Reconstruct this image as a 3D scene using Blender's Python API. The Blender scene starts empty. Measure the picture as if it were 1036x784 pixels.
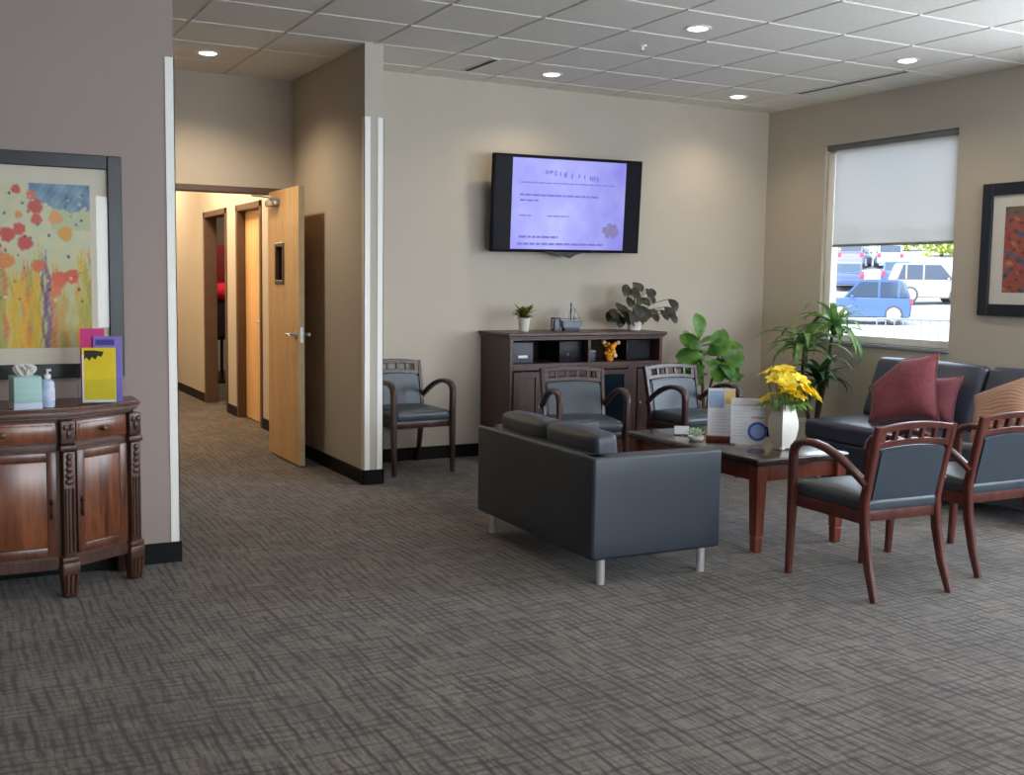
import bpy, bmesh, math, random
from mathutils import Vector, Matrix, Euler
PI = math.pi
sc = bpy.context.scene
COL = sc.collection

# ------------------------------------------------------------------ helpers
def lin(c):
    c = c / 255.0
    return c / 12.92 if c <= 0.04045 else ((c + 0.055) / 1.055) ** 2.4
def C(r, g, b): return (lin(r), lin(g), lin(b), 1.0)
def V(*a): return Vector(a)

class MB:
    """Collects shapes in one bmesh; obj() links it as one mesh object."""
    def __init__(s): s.bm = bmesh.new(); s.mi = 0
    def _new(s, verts, faces):
        vs = [s.bm.verts.new(v) for v in verts]
        out = []
        for f in faces:
            try:
                fc = s.bm.faces.new([vs[i] for i in f]); fc.material_index = s.mi; out.append(fc)
            except ValueError: pass
        return vs, out
    def merge(s, other, M=None):
        me = bpy.data.meshes.new('t'); other.bm.to_mesh(me)
        if M is not None: me.transform(M)
        s.bm.from_mesh(me); bpy.data.meshes.remove(me); other.bm.free()
    def box(s, c, d, bev=0.0, seg=2, rot=None, top=None):
        """c centre, d size, top=(sx,sy) scale of the upper face"""
        t = bmesh.new()
        x, y, z = d[0]/2, d[1]/2, d[2]/2
        a, b = top if top else (1, 1)
        co = [(-x,-y,-z),(x,-y,-z),(x,y,-z),(-x,y,-z),(-x*a,-y*b,z),(x*a,-y*b,z),(x*a,y*b,z),(-x*a,y*b,z)]
        vs = [t.verts.new(v) for v in co]
        for f in ((3,2,1,0),(4,5,6,7),(0,1,5,4),(1,2,6,5),(2,3,7,6),(3,0,4,7)): t.faces.new([vs[i] for i in f])
        if bev > 0: bmesh.ops.bevel(t, geom=t.edges[:], offset=bev, segments=seg, affect='EDGES', clamp_overlap=True, profile=0.5)
        M = Matrix.Translation(c)
        if rot: M = M @ Euler(rot).to_matrix().to_4x4()
        bmesh.ops.transform(t, matrix=M, verts=t.verts[:])
        for f in t.faces: f.material_index = s.mi
        me = bpy.data.meshes.new('t'); t.to_mesh(me); t.free(); s.bm.from_mesh(me); bpy.data.meshes.remove(me)
        return s
    def b2(s, lo, hi, bev=0.0, seg=2):
        return s.box([(lo[i]+hi[i])/2 for i in range(3)], [abs(hi[i]-lo[i]) for i in range(3)], bev, seg)
    def soft(s, c, d, r=0.05, puff=(0,0,0), n=8, rot=None):
        """rounded, puffed cushion block"""
        M = Matrix.Translation(c)
        if rot: M = M @ Euler(rot).to_matrix().to_4x4()
        h = [d[0]/2, d[1]/2, d[2]/2]; r = min(r, min(h)*0.98)
        grid = {}; 
        def vert(p):
            key = tuple(round(q, 5) for q in p)
            if key in grid: return grid[key]
            q = [p[i]*h[i] for i in range(3)]
            inner = [max(-(h[i]-r), min(h[i]-r, q[i])) for i in range(3)]
            dv = Vector([q[i]-inner[i] for i in range(3)])
            if dv.length > 1e-9: dv = dv.normalized()*r
            o = Vector(inner)+dv
            for i in range(3):
                j, k = (i+1) % 3, (i+2) % 3
                w = max(0, 1-p[j]**2)*max(0, 1-p[k]**2)
                o[i] += (p[i])*puff[i]*w
            v = s.bm.verts.new(M @ o); grid[key] = v
            return v
        def rng(i):
            # denser towards the rounded edge
            e = r/h[i]
            a = [-1, -1+e*0.3, -1+e*0.65, -1+e]
            m = [(-1+e)+(2-2*e)*k/n for k in range(1, n)]
            return a+m+[1-e, 1-e*0.65, 1-e*0.3, 1]
        for ax in range(3):
            j, k = (ax+1) % 3, (ax+2) % 3
            J, K = rng(j), rng(k)
            for sg in (-1, 1):
                for a in range(len(J)-1):
                    for b in range(len(K)-1):
                        q = []
                        for (u, v) in ((a,b),(a+1,b),(a+1,b+1),(a,b+1)):
                            p = [0,0,0]; p[ax] = sg; p[j] = J[u]; p[k] = K[v]; q.append(vert(p))
                        if sg < 0: q.reverse()
                        if len(set(q)) < 4: continue
                        try: f = s.bm.faces.new(q); f.material_index = s.mi
                        except ValueError: pass
        return s
    def tube(s, pts, r, n=8, cap=True):
        pts = [Vector(p) for p in pts]
        rs = r if isinstance(r, (list, tuple)) else [r]*len(pts)
        rings = []; prev = None
        for i, p in enumerate(pts):
            t = (pts[min(i+1, len(pts)-1)]-pts[max(i-1, 0)]).normalized()
            if prev is None:
                a = Vector((0,0,1)) if abs(t.z) < 0.9 else Vector((1,0,0))
                u = t.cross(a).normalized()
            else:
                u = (prev-t*prev.dot(t)).normalized()
            prev = u; w = t.cross(u)
            rings.append([s.bm.verts.new(p+(u*math.cos(2*PI*k/n)+w*math.sin(2*PI*k/n))*rs[i]) for k in range(n)])
        for i in range(len(rings)-1):
            for k in range(n):
                f = s.bm.faces.new((rings[i][k], rings[i][(k+1)%n], rings[i+1][(k+1)%n], rings[i+1][k])); f.material_index = s.mi
        if cap:
            f = s.bm.faces.new(rings[0][::-1]); f.material_index = s.mi
            f = s.bm.faces.new(rings[-1]); f.material_index = s.mi
        return s
    def sweep(s, pts, w, d, side=(1,0,0), bev=0.22):
        """rounded rectangular section (w along side, d across) swept on pts"""
        pts = [Vector(p) for p in pts]; side = Vector(side).normalized()
        ws = w if isinstance(w, (list, tuple)) else [w]*len(pts)
        ds = d if isinstance(d, (list, tuple)) else [d]*len(pts)
        rings = []
        for i, p in enumerate(pts):
            t = (pts[min(i+1, len(pts)-1)]-pts[max(i-1, 0)]).normalized()
            u = (side-t*side.dot(t)).normalized(); q = t.cross(u)
            a, b = ws[i]/2, ds[i]/2; e = bev*min(a, b)*2
            sec = [(a-e,-b),(a,-b+e),(a,b-e),(a-e,b),(-a+e,b),(-a,b-e),(-a,-b+e),(-a+e,-b)]
            rings.append([s.bm.verts.new(p+u*x+q*y) for x, y in sec])
        n = 8
        for i in range(len(rings)-1):
            for k in range(n):
                f = s.bm.faces.new((rings[i][k], rings[i][(k+1)%n], rings[i+1][(k+1)%n], rings[i+1][k])); f.material_index = s.mi
        for r_ in (rings[0][::-1], rings[-1]):
            f = s.bm.faces.new(r_); f.material_index = s.mi
        return s
    def lathe(s, prof, c=(0,0,0), n=24, sx=1, sy=1):
        rings = []
        for r, z in prof:
            rings.append([s.bm.verts.new((c[0]+max(r,1e-4)*sx*math.cos(2*PI*k/n), c[1]+max(r,1e-4)*sy*math.sin(2*PI*k/n), c[2]+z)) for k in range(n)])
        for i in range(len(rings)-1):
            for k in range(n):
                f = s.bm.faces.new((rings[i][k], rings[i][(k+1)%n], rings[i+1][(k+1)%n], rings[i+1][k])); f.material_index = s.mi
        f = s.bm.faces.new(rings[0][::-1]); f.material_index = s.mi
        f = s.bm.faces.new(rings[-1]); f.material_index = s.mi
        return s
    def prism(s, poly, z0, z1, axis='z', bev=0.0, seg=2):
        """poly: 2-D outline; axis z: (x,y); axis y: (x,z); axis x: (y,z)"""
        t = bmesh.new()
        def P(a, b, h):
            return {'z':(a,b,h),'y':(a,h,b),'x':(h,a,b)}[axis]
        A = [t.verts.new(P(a,b,z0)) for a,b in poly]; B = [t.verts.new(P(a,b,z1)) for a,b in poly]
        n = len(poly)
        t.faces.new(A[::-1]); t.faces.new(B)
        for i in range(n): t.faces.new((A[i],A[(i+1)%n],B[(i+1)%n],B[i]))
        bmesh.ops.recalc_face_normals(t, faces=t.faces[:])
        if bev > 0: bmesh.ops.bevel(t, geom=t.edges[:], offset=bev, segments=seg, affect='EDGES', clamp_overlap=True)
        for f in t.faces: f.material_index = s.mi
        me = bpy.data.meshes.new('t'); t.to_mesh(me); t.free(); s.bm.from_mesh(me); bpy.data.meshes.remove(me)
        return s
    def ball(s, c, r, n=10, m=7):
        rx, ry, rz = r if isinstance(r, (list, tuple)) else (r, r, r)
        prof = [(math.sin(PI*i/m), -math.cos(PI*i/m)) for i in range(m+1)]
        rings = [[s.bm.verts.new((c[0]+max(p,1e-3)*rx*math.cos(2*PI*k/n), c[1]+max(p,1e-3)*ry*math.sin(2*PI*k/n), c[2]+z*rz)) for k in range(n)] for p, z in prof]
        for i in range(m):
            for k in range(n):
                f = s.bm.faces.new((rings[i][k], rings[i][(k+1)%n], rings[i+1][(k+1)%n], rings[i+1][k])); f.material_index = s.mi
        s.bm.faces.new(rings[0][::-1]).material_index = s.mi; s.bm.faces.new(rings[-1]).material_index = s.mi
        return s
    def leaf(s, base, dr, L, W, up=(0,0,1), droop=0.3, fold=0.15, n=7, shape='oval', thick=0.0):
        """blade starting at base along dr, bending down by droop"""
        base = Vector(base); d = Vector(dr).normalized(); up = Vector(up)
        side = d.cross(up)
        if side.length < 1e-3: side = Vector((1,0,0))
        side.normalize(); nrm = side.cross(d).normalized()
        rows = []; p = base.copy(); ang = 0
        for i in range(n+1):
            t = i/n
            if shape == 'oval': w = W*math.sin(PI*min(1,(t*0.97+0.03)))**0.75*(0.75+0.45*t)
            elif shape == 'strap': w = W*(min(1, t*5+0.25))*(1-t**2.2)
            else: w = W*math.sin(PI*(t*0.94+0.05))
            dd = (d*math.cos(ang)-nrm*math.sin(ang)); nn = (nrm*math.cos(ang)+d*math.sin(ang))
            a = s.bm.verts.new(p-side*w/2+nn*fold*w); b = s.bm.verts.new(p.copy()); c = s.bm.verts.new(p+side*w/2+nn*fold*w)
            rows.append((a,b,c)); p = p+dd*L/n; ang += droop/n*2*(0.4+t)
        for i in range(n):
            for k in (0,1):
                f = s.bm.faces.new((rows[i][k],rows[i][k+1],rows[i+1][k+1],rows[i+1][k])); f.material_index = s.mi
        return s
    def quad(s, a, b, c, d):
        s._new([a,b,c,d], [(0,1,2,3)]); return s
    def obj(s, name, mat, parent=None, smooth=True, loc=None, rot=None, angle=32, recalc=True):
        if recalc: bmesh.ops.recalc_face_normals(s.bm, faces=s.bm.faces[:])
        me = bpy.data.meshes.new(name); s.bm.to_mesh(me); s.bm.free()
        for m in (mat if isinstance(mat, (list, tuple)) else [mat]): me.materials.append(m)
        if smooth:
            me.polygons.foreach_set('use_smooth', [True]*len(me.polygons))
            me.set_sharp_from_angle(angle=math.radians(angle))
        o = bpy.data.objects.new(name, me); COL.objects.link(o)
        if parent: o.parent = parent
        if loc is not None: o.location = loc
        if rot is not None: o.rotation_euler = rot
        return o

def tag(o, label=None, cat=None, group=None, kind=None):
    if label: o['label'] = label
    if cat: o['category'] = cat
    if group: o['group'] = group
    if kind: o['kind'] = kind
    return o
def thing(name, label, cat, loc=(0,0,0), rz=0.0, group=None):
    o = bpy.data.objects.new(name, None); COL.objects.link(o)
    o.empty_display_size = 0.1
    o.location = loc; o.rotation_euler = (0,0,rz)
    return tag(o, label, cat, group)
def struct(name, mb, m, smooth=False, **k):
    o = mb.obj(name, m, smooth=smooth, **k); o['kind'] = 'structure'; return o
def struct_root(name, loc=(0,0,0)):
    o = bpy.data.objects.new(name, None); COL.objects.link(o); o.location = loc; o['kind'] = 'structure'; return o
def dup(root, loc, rz, label, group=None):
    r = root.copy(); COL.objects.link(r); r.location = loc; r.rotation_euler = (0,0,rz); r['label'] = label
    if group: r['group'] = group
    def rec(src, dst):
        for ch in list(src.children):
            c = ch.copy(); COL.objects.link(c); c.parent = dst; rec(ch, c)
    rec(root, r)
    return r

# ------------------------------------------------------------------ materials
def nodes(name):
    m = bpy.data.materials.new(name); m.use_nodes = True
    nt = m.node_tree; nt.nodes.clear()
    out = nt.nodes.new('ShaderNodeOutputMaterial')
    return m, nt, out
def nd(nt, typ, **k):
    n = nt.nodes.new(typ)
    for a, b in k.items():
        if a.startswith('i_'):
            key = a[2:].replace('_', ' '); n.inputs[int(key) if key.isdigit() else key].default_value = b
        else: setattr(n, a, b)
    return n
def ramp(nt, stops, inp):
    r = nt.nodes.new('ShaderNodeValToRGB'); e = r.color_ramp.elements
    while len(e) < len(stops): e.new(0.5)
    for k, (p, c) in zip(e, stops): k.position = p; k.color = c
    nt.links.new(inp, r.inputs[0]); return r
def mul(c, k): return (min(1,c[0]*k), min(1,c[1]*k), min(1,c[2]*k), 1)
def pmat(name, col, rough=0.5, metal=0.0, var=0.08, scale=8.0, bump=0.0, bscale=None, spec=0.5, coat=0.0, stretch=(1,1,1), sheen=0.0, trans=0.0):
    m, nt, out = nodes(name); L = nt.links.new
    b = nd(nt, 'ShaderNodeBsdfPrincipled'); b.inputs['Roughness'].default_value = rough; b.inputs['Metallic'].default_value = metal
    b.inputs['Specular IOR Level'].default_value = spec; b.inputs['Coat Weight'].default_value = coat; b.inputs['Sheen Weight'].default_value = sheen
    tc = nd(nt, 'ShaderNodeTexCoord'); mp = nd(nt, 'ShaderNodeMapping'); mp.inputs['Scale'].default_value = stretch
    L(tc.outputs['Object'], mp.inputs[0])
    nz = nd(nt, 'ShaderNodeTexNoise'); nz.inputs['Scale'].default_value = scale; nz.inputs['Detail'].default_value = 4
    L(mp.outputs[0], nz.inputs['Vector'])
    r = ramp(nt, [(0.3, mul(col, 1-var)), (0.7, mul(col, 1+var))], nz.outputs['Fac'])
    L(r.outputs[0], b.inputs['Base Color'])
    if bump > 0:
        n2 = nd(nt, 'ShaderNodeTexNoise'); n2.inputs['Scale'].default_value = bscale or scale*6; n2.inputs['Detail'].default_value = 3
        L(mp.outputs[0], n2.inputs['Vector'])
        bp = nd(nt, 'ShaderNodeBump'); bp.inputs['Strength'].default_value = bump; bp.inputs['Distance'].default_value = 0.004
        L(n2.outputs['Fac'], bp.inputs['Height']); L(bp.outputs[0], b.inputs['Normal'])
    L(b.outputs[0], out.inputs[0])
    return m
def wood(name, a, b_, rough=0.35, axis='z', scale=6.0, coat=0.2, contrast=(0.3,0.7)):
    m, nt, out = nodes(name); L = nt.links.new
    b = nd(nt, 'ShaderNodeBsdfPrincipled'); b.inputs['Roughness'].default_value = rough; b.inputs['Coat Weight'].default_value = coat; b.inputs['Coat Roughness'].default_value = 0.25
    tc = nd(nt, 'ShaderNodeTexCoord'); mp = nd(nt, 'ShaderNodeMapping')
    st = {'x':(0.12,1,1),'y':(1,0.12,1),'z':(1,1,0.12)}[axis]
    mp.inputs['Scale'].default_value = st
    L(tc.outputs['Object'], mp.inputs[0])
    nz = nd(nt, 'ShaderNodeTexNoise'); nz.inputs['Scale'].default_value = scale*2.2; nz.inputs['Detail'].default_value = 6; nz.inputs['Distortion'].default_value = 1.4
    L(mp.outputs[0], nz.inputs['Vector'])
    fine = nd(nt, 'ShaderNodeTexNoise'); fine.inputs['Scale'].default_value = scale*16; fine.inputs['Detail'].default_value = 2
    L(mp.outputs[0], fine.inputs['Vector'])
    mx = nd(nt, 'ShaderNodeMath', operation='MULTIPLY_ADD'); mx.inputs[1].default_value = 0.35
    L(fine.outputs['Fac'], mx.inputs[0]); 
    m2 = nd(nt, 'ShaderNodeMath', operation='MULTIPLY'); m2.inputs[1].default_value = 0.65; L(nz.outputs['Fac'], m2.inputs[0]); L(m2.outputs[0], mx.inputs[2])
    r = ramp(nt, [(contrast[0], a), (contrast[1], b_)], mx.outputs[0])
    L(r.outputs[0], b.inputs['Base Color']); L(b.outputs[0], out.inputs[0])
    return m
def emit(name, col, st):
    m, nt, out = nodes(name); e = nd(nt, 'ShaderNodeEmission'); e.inputs[0].default_value = col; e.inputs[1].default_value = st
    nt.links.new(e.outputs[0], out.inputs[0]); return m
def glass(name, tint=(1,1,1,1), rough=0.0, refl=1.0):
    m, nt, out = nodes(name); L = nt.links.new
    t = nd(nt, 'ShaderNodeBsdfTransparent'); t.inputs[0].default_value = tint
    g = nd(nt, 'ShaderNodeBsdfGlossy'); g.inputs['Roughness'].default_value = rough
    f = nd(nt, 'ShaderNodeFresnel'); f.inputs[0].default_value = 1.45
    ge = nd(nt, 'ShaderNodeNewGeometry'); iv = nd(nt, 'ShaderNodeMath', operation='MULTIPLY_ADD'); iv.inputs[1].default_value = -refl; iv.inputs[2].default_value = refl; L(ge.outputs['Backfacing'], iv.inputs[0])
    k = nd(nt, 'ShaderNodeMath', operation='MULTIPLY'); L(f.outputs[0], k.inputs[0]); L(iv.outputs[0], k.inputs[1])
    mx = nd(nt, 'ShaderNodeMixShader'); L(k.outputs[0], mx.inputs[0]); L(t.outputs[0], mx.inputs[1]); L(g.outputs[0], mx.inputs[2])
    L(mx.outputs[0], out.inputs[0]); return m
def vcol(name, rough=0.6):
    m, nt, out = nodes(name); L = nt.links.new
    b = nd(nt, 'ShaderNodeBsdfPrincipled'); b.inputs['Roughness'].default_value = rough
    a = nd(nt, 'ShaderNodeVertexColor'); a.layer_name = 'Col'
    L(a.outputs[0], b.inputs['Base Color']); L(b.outputs[0], out.inputs[0]); return m
def leafmat(name, a, b_, rough=0.4):
    m, nt, out = nodes(name); L = nt.links.new
    b = nd(nt, 'ShaderNodeBsdfPrincipled'); b.inputs['Roughness'].default_value = rough
    tc = nd(nt, 'ShaderNodeTexCoord'); nz = nd(nt, 'ShaderNodeTexNoise'); nz.inputs['Scale'].default_value = 9
    L(tc.outputs['Object'], nz.inputs['Vector'])
    r = ramp(nt, [(0.35, a), (0.65, b_)], nz.outputs['Fac'])
    L(r.outputs[0], b.inputs['Base Color'])
    tr = nd(nt, 'ShaderNodeBsdfTranslucent'); L(r.outputs[0], tr.inputs[0])
    mx = nd(nt, 'ShaderNodeMixShader'); mx.inputs[0].default_value = 0.25
    L(b.outputs[0], mx.inputs[1]); L(tr.outputs[0], mx.inputs[2]); L(mx.outputs[0], out.inputs[0]); return m

def carpet_mat():
    m, nt, out = nodes('patterned_carpet'); L = nt.links.new
    b = nd(nt, 'ShaderNodeBsdfPrincipled'); b.inputs['Roughness'].default_value = 0.95; b.inputs['Specular IOR Level'].default_value = 0.15
    b.inputs['Sheen Weight'].default_value = 0.15
    tc = nd(nt, 'ShaderNodeTexCoord')
    def streak(sx, sy, det, lo, hi, seed):
        mp = nd(nt, 'ShaderNodeMapping'); mp.inputs['Scale'].default_value = (sx, sy, 1); mp.inputs['Location'].default_value = (seed, seed*1.7, 0)
        L(tc.outputs['Object'], mp.inputs[0])
        n = nd(nt, 'ShaderNodeTexNoise'); n.noise_dimensions = '2D'; n.inputs['Scale'].default_value = 1; n.inputs['Detail'].default_value = det; n.inputs['Roughness'].default_value = 0.6
        L(mp.outputs[0], n.inputs['Vector'])
        r = ramp(nt, [(lo, (0,0,0,1)), (hi, (1,1,1,1))], n.outputs['Fac'])
        return r.outputs[0]
    def mm(x, y, op='MULTIPLY'):
        n = nd(nt, 'ShaderNodeMath', operation=op)
        for i, q in enumerate((x, y)):
            if isinstance(q, (int, float)): n.inputs[i].default_value = q
            else: L(q, n.inputs[i])
        return n.outputs[0]
    sx_ = nd(nt, 'ShaderNodeSeparateXYZ'); L(tc.outputs['Object'], sx_.inputs[0])
    def yarns(coord, f, wob, seed, brk):
        """broken, slightly wandering dark yarns across one axis"""
        w = streak(1.1 if coord == 0 else 0.5, 0.5 if coord == 0 else 1.1, 2, 0.0, 1.0, seed)
        w2 = streak(9, 9, 1, 0.0, 1.0, seed+4)
        u = mm(mm(mm(sx_.outputs[coord], f), mm(w, wob), 'ADD'), mm(w2, 0.35), 'ADD')
        fr = nd(nt, 'ShaderNodeMath', operation='FRACT'); L(u, fr.inputs[0])
        fl = nd(nt, 'ShaderNodeMath', operation='FLOOR'); L(u, fl.inputs[0])
        ab = nd(nt, 'ShaderNodeMath', operation='ABSOLUTE'); L(mm(fr.outputs[0], 0.5, 'SUBTRACT'), ab.inputs[0])
        ln = ramp(nt, [(0.03, (1,1,1,1)), (0.30, (0,0,0,1))], ab.outputs[0]).outputs[0]
        bk = streak(*brk, 2, 0.38, 0.60, seed+9)
        return mm(1.0, mm(ln, bk), 'SUBTRACT'), fl.outputs[0]
    a, fa = yarns(0, 24.0, 4.0, 3.1, (20, 3.6)); a2, fa2 = yarns(0, 43.0, 5.0, 33.1, (34, 6.0))
    c, fc = yarns(1, 22.0, 4.0, 9.7, (4.0, 20)); 
    cv = nd(nt, 'ShaderNodeCombineXYZ'); L(fa, cv.inputs[0]); L(fc, cv.inputs[1])
    wn = nd(nt, 'ShaderNodeTexWhiteNoise'); wn.noise_dimensions = '2D'; L(cv.outputs[0], wn.inputs['Vector'])
    d = streak(90, 60, 2, 0.25, 0.75, 5.5)
    big = streak(2.2, 2.2, 2, 0.3, 0.7, 2.2)
    s1 = mm(mm(mm(a, 0.62), 0.38, 'ADD'), mm(mm(a2, 0.32), 0.68, 'ADD')); s2 = mm(mm(c, 0.42), 0.58, 'ADD')
    s3 = mm(mm(mm(wn.outputs[0], 0.26), 0.74, 'ADD'), mm(mm(d, 0.3), 0.7, 'ADD')); s4 = mm(mm(big, 0.2), 0.8, 'ADD')
    k = mm(mm(s1, s2), mm(s3, s4))
    r = ramp(nt, [(0.06, C(20,17,15)), (0.36, C(60,53,48)), (0.82, C(112,104,96))], k)
    L(r.outputs[0], b.inputs['Base Color'])
    bp = nd(nt, 'ShaderNodeBump'); bp.inputs['Strength'].default_value = 0.5; bp.inputs['Distance'].default_value = 0.004
    L(k, bp.inputs['Height']); L(bp.outputs[0], b.inputs['Normal'])
    L(b.outputs[0], out.inputs[0]); return m

M = {}
M['carpet'] = carpet_mat()
M['wall'] = pmat('beige_wall_paint', C(195,186,172), 0.75, var=0.015, scale=3, bump=0.05, bscale=220, spec=0.25)
M['accent'] = pmat('taupe_wall_paint', C(164,149,143), 0.7, var=0.015, scale=3, bump=0.05, bscale=220, spec=0.3)
M['tile'] = pmat('ceiling_tile', C(236,232,224), 0.9, var=0.05, scale=60, bump=0.4, bscale=160, spec=0.1)
M['tbar'] = pmat('white_ceiling_grid', C(228,226,220), 0.45, var=0.02)
M['base'] = pmat('black_rubber_base', C(12,12,13), 0.55, var=0.1, spec=0.2)
M['white_trim'] = pmat('white_vinyl_guard', C(246,244,238), 0.4, var=0.02)
M['taupe_metal'] = pmat('brown_metal_frame', C(96,74,62), 0.45, var=0.05)
M['black_frame'] = pmat('black_painted_wood', C(40,42,46), 0.35, var=0.1)
M['blue_black'] = pmat('dark_charcoal_wood', C(30,36,44), 0.4, var=0.1)
M['matboard'] = pmat('cream_mat_board', C(222,214,196), 0.9, var=0.02)
M['white_mat'] = pmat('white_mat_board', C(228,223,215), 0.9, var=0.02)
M['picglass'] = glass('picture_glass', (1,1,1,1), 0.0, 0.9)
M['winglass'] = glass('window_glass', (0.97,0.99,1,1), 0.0, 0.8)
M['acrylic'] = glass('clear_acrylic', (0.96,0.98,1,1), 0.03, 1.0)
M['mahog'] = wood('mahogany_chair_wood', C(58,25,22), C(110,54,44), 0.3, 'z', 5, 0.35)
M['darkwood'] = wood('espresso_chair_wood', C(38,22,21), C(74,44,39), 0.32, 'z', 5, 0.3)
M['side'] = wood('sideboard_walnut', C(58,30,21), C(116,69,46), 0.34, 'z', 5, 0.35, (0.32,0.68))
M['side_dark'] = wood('sideboard_dark_carving', C(46,27,21), C(92,58,44), 0.42, 'z', 8, 0.2)
M['side_panel'] = wood('sideboard_figured_panel', C(68,33,19), C(140,82,52), 0.3, 'z', 3.2, 0.45, (0.36,0.64))
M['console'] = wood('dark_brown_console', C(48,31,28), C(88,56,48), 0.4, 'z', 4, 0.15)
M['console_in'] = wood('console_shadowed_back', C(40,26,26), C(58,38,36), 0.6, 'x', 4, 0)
M['table'] = wood('cherry_table_wood', C(84,34,24), C(132,64,42), 0.32, 'z', 5, 0.3)
M['tabletop'] = wood('dark_table_top', C(34,24,24), C(66,44,40), 0.12, 'y', 4, 0.9)
M['maple'] = wood('maple_door_veneer', C(222,172,112), C(244,206,150), 0.4, 'z', 4, 0.15)
M['maple_edge'] = pmat('pale_door_edge', C(222,196,150), 0.5, var=0.05, scale=20)
M['vinyl'] = pmat('black_vinyl', C(42,51,62), 0.42, var=0.06, scale=5, bump=0.12, bscale=260, spec=0.6)
M['vinyl_navy'] = pmat('charcoal_blue_vinyl', C(56,62,78), 0.28, var=0.06, scale=5, bump=0.1, bscale=260, spec=0.6)
M['seatvinyl'] = pmat('slate_grey_vinyl', C(60,69,78), 0.3, var=0.06, scale=6, bump=0.1, bscale=260, spec=0.5)
M['chrome'] = pmat('chrome', C(235,235,238), 0.28, 0.75, 0.02)
M['steel'] = pmat('brushed_steel', C(190,190,192), 0.3, 1.0, 0.05)
M['plastic_black'] = pmat('black_plastic', C(18,18,22), 0.4, var=0.1, spec=0.25)
M['bezel'] = pmat('glossy_black_bezel', C(20,20,28), 0.4, var=0.05, spec=0.08)
M['ceramic'] = pmat('white_ceramic', C(232,228,218), 0.3, var=0.02)
M['maroon'] = pmat('maroon_woven_fabric', C(112,44,52), 0.85, var=0.25, scale=40, bump=0.5, bscale=180, sheen=0.3)
M['maroon2'] = pmat('maroon_plain_fabric', C(112,50,60), 0.85, var=0.12, scale=40, bump=0.4, bscale=180, sheen=0.3)
def tanmat():
    m, nt, out = nodes('tan_striped_weave'); L = nt.links.new
    b = nd(nt, 'ShaderNodeBsdfPrincipled'); b.inputs['Roughness'].default_value = 0.9
    tc = nd(nt, 'ShaderNodeTexCoord'); w = nd(nt, 'ShaderNodeTexWave'); w.inputs['Scale'].default_value = 9; w.inputs['Distortion'].default_value = 1.5; w.inputs['Detail'].default_value = 3
    L(tc.outputs['Object'], w.inputs['Vector'])
    r = ramp(nt, [(0.2, C(150,118,98)), (0.55, C(188,160,138)), (0.9, C(164,112,94))], w.outputs['Fac'])
    L(r.outputs[0], b.inputs['Base Color']); L(b.outputs[0], out.inputs[0]); return m
M['tan'] = tanmat()
M['green'] = leafmat('bright_green_leaf', C(62,112,40), C(116,164,72), 0.3)
M['green_palm'] = leafmat('palm_green_leaf', C(70,116,58), C(146,180,104), 0.35)
M['green_dark'] = leafmat('deep_green_leaf', C(34,66,32), C(64,104,50), 0.35)
M['burgundy_leaf'] = leafmat('dark_grey_green_leaf', C(36,38,33), C(66,68,54), 0.45)
M['small_green'] = leafmat('olive_green_leaf', C(78,92,30), C(132,142,60), 0.5)
M['stem'] = pmat('brown_stem', C(92,74,56), 0.8, var=0.2, scale=30)
M['greenstem'] = pmat('green_stem', C(80,120,56), 0.5, var=0.1)
M['yellow'] = leafmat('yellow_petal', C(246,212,24), C(255,238,84), 0.5)
M['orange'] = pmat('orange_petal', C(236,156,40), 0.5, var=0.2, scale=30)
M['pale_orange'] = pmat('pale_peach', C(240,205,150), 0.6, var=0.05)
M['soil'] = pmat('soil', C(48,36,28), 0.95, var=0.3, scale=60)
M['pot_dark'] = pmat('dark_glazed_pot', C(32,34,38), 0.3, var=0.1)
M['paper'] = pmat('white_paper', C(226,226,232), 0.7, var=0.01)
M['asphalt'] = pmat('pale_sunlit_asphalt', C(170,168,165), 0.9, var=0.1, scale=2, bump=0.2)

# ------------------------------------------------------------------ camera (solved from the room's vanishing points)
F, YAW, PIT, ROLL, H = 1099.2456, 0.4908624, 0.0898283, 0.0138267, 1.446522
CEIL = 3.0554
fw = V(math.sin(YAW)*math.cos(PIT), math.cos(YAW)*math.cos(PIT), -math.sin(PIT))
rt = V(math.cos(YAW), -math.sin(YAW), 0); up = rt.cross(fw)
r2 = rt*math.cos(ROLL)+up*math.sin(ROLL); u2 = -rt*math.sin(ROLL)+up*math.cos(ROLL)
cd = bpy.data.cameras.new('camera'); cam = bpy.data.objects.new('camera', cd); COL.objects.link(cam)
cam.matrix_world = Matrix(((r2.x,u2.x,-fw.x,0),(r2.y,u2.y,-fw.y,0),(r2.z,u2.z,-fw.z,H),(0,0,0,1)))
cd.sensor_width = 36; cd.sensor_fit = 'HORIZONTAL'; cd.lens = F*36/1036; cd.clip_start = 0.05; cd.clip_end = 500
cd.shift_x = 6/1036; cd.shift_y = -8/1036
sc.camera = cam

# ------------------------------------------------------------------ room shell
YB, XR, XC, YC, YD, YL = 8.0167, 7.0489, 2.7017, 7.1661, 8.838, 5.589
YF, XL, YN, TOP = -3.5, -5.0, 17.0, 3.25
PT = 0.135                                   # partition thickness
struct('floor', MB().b2((XL,YF,-0.1), (XR+0.16,YN,0)), M['carpet'])

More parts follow.
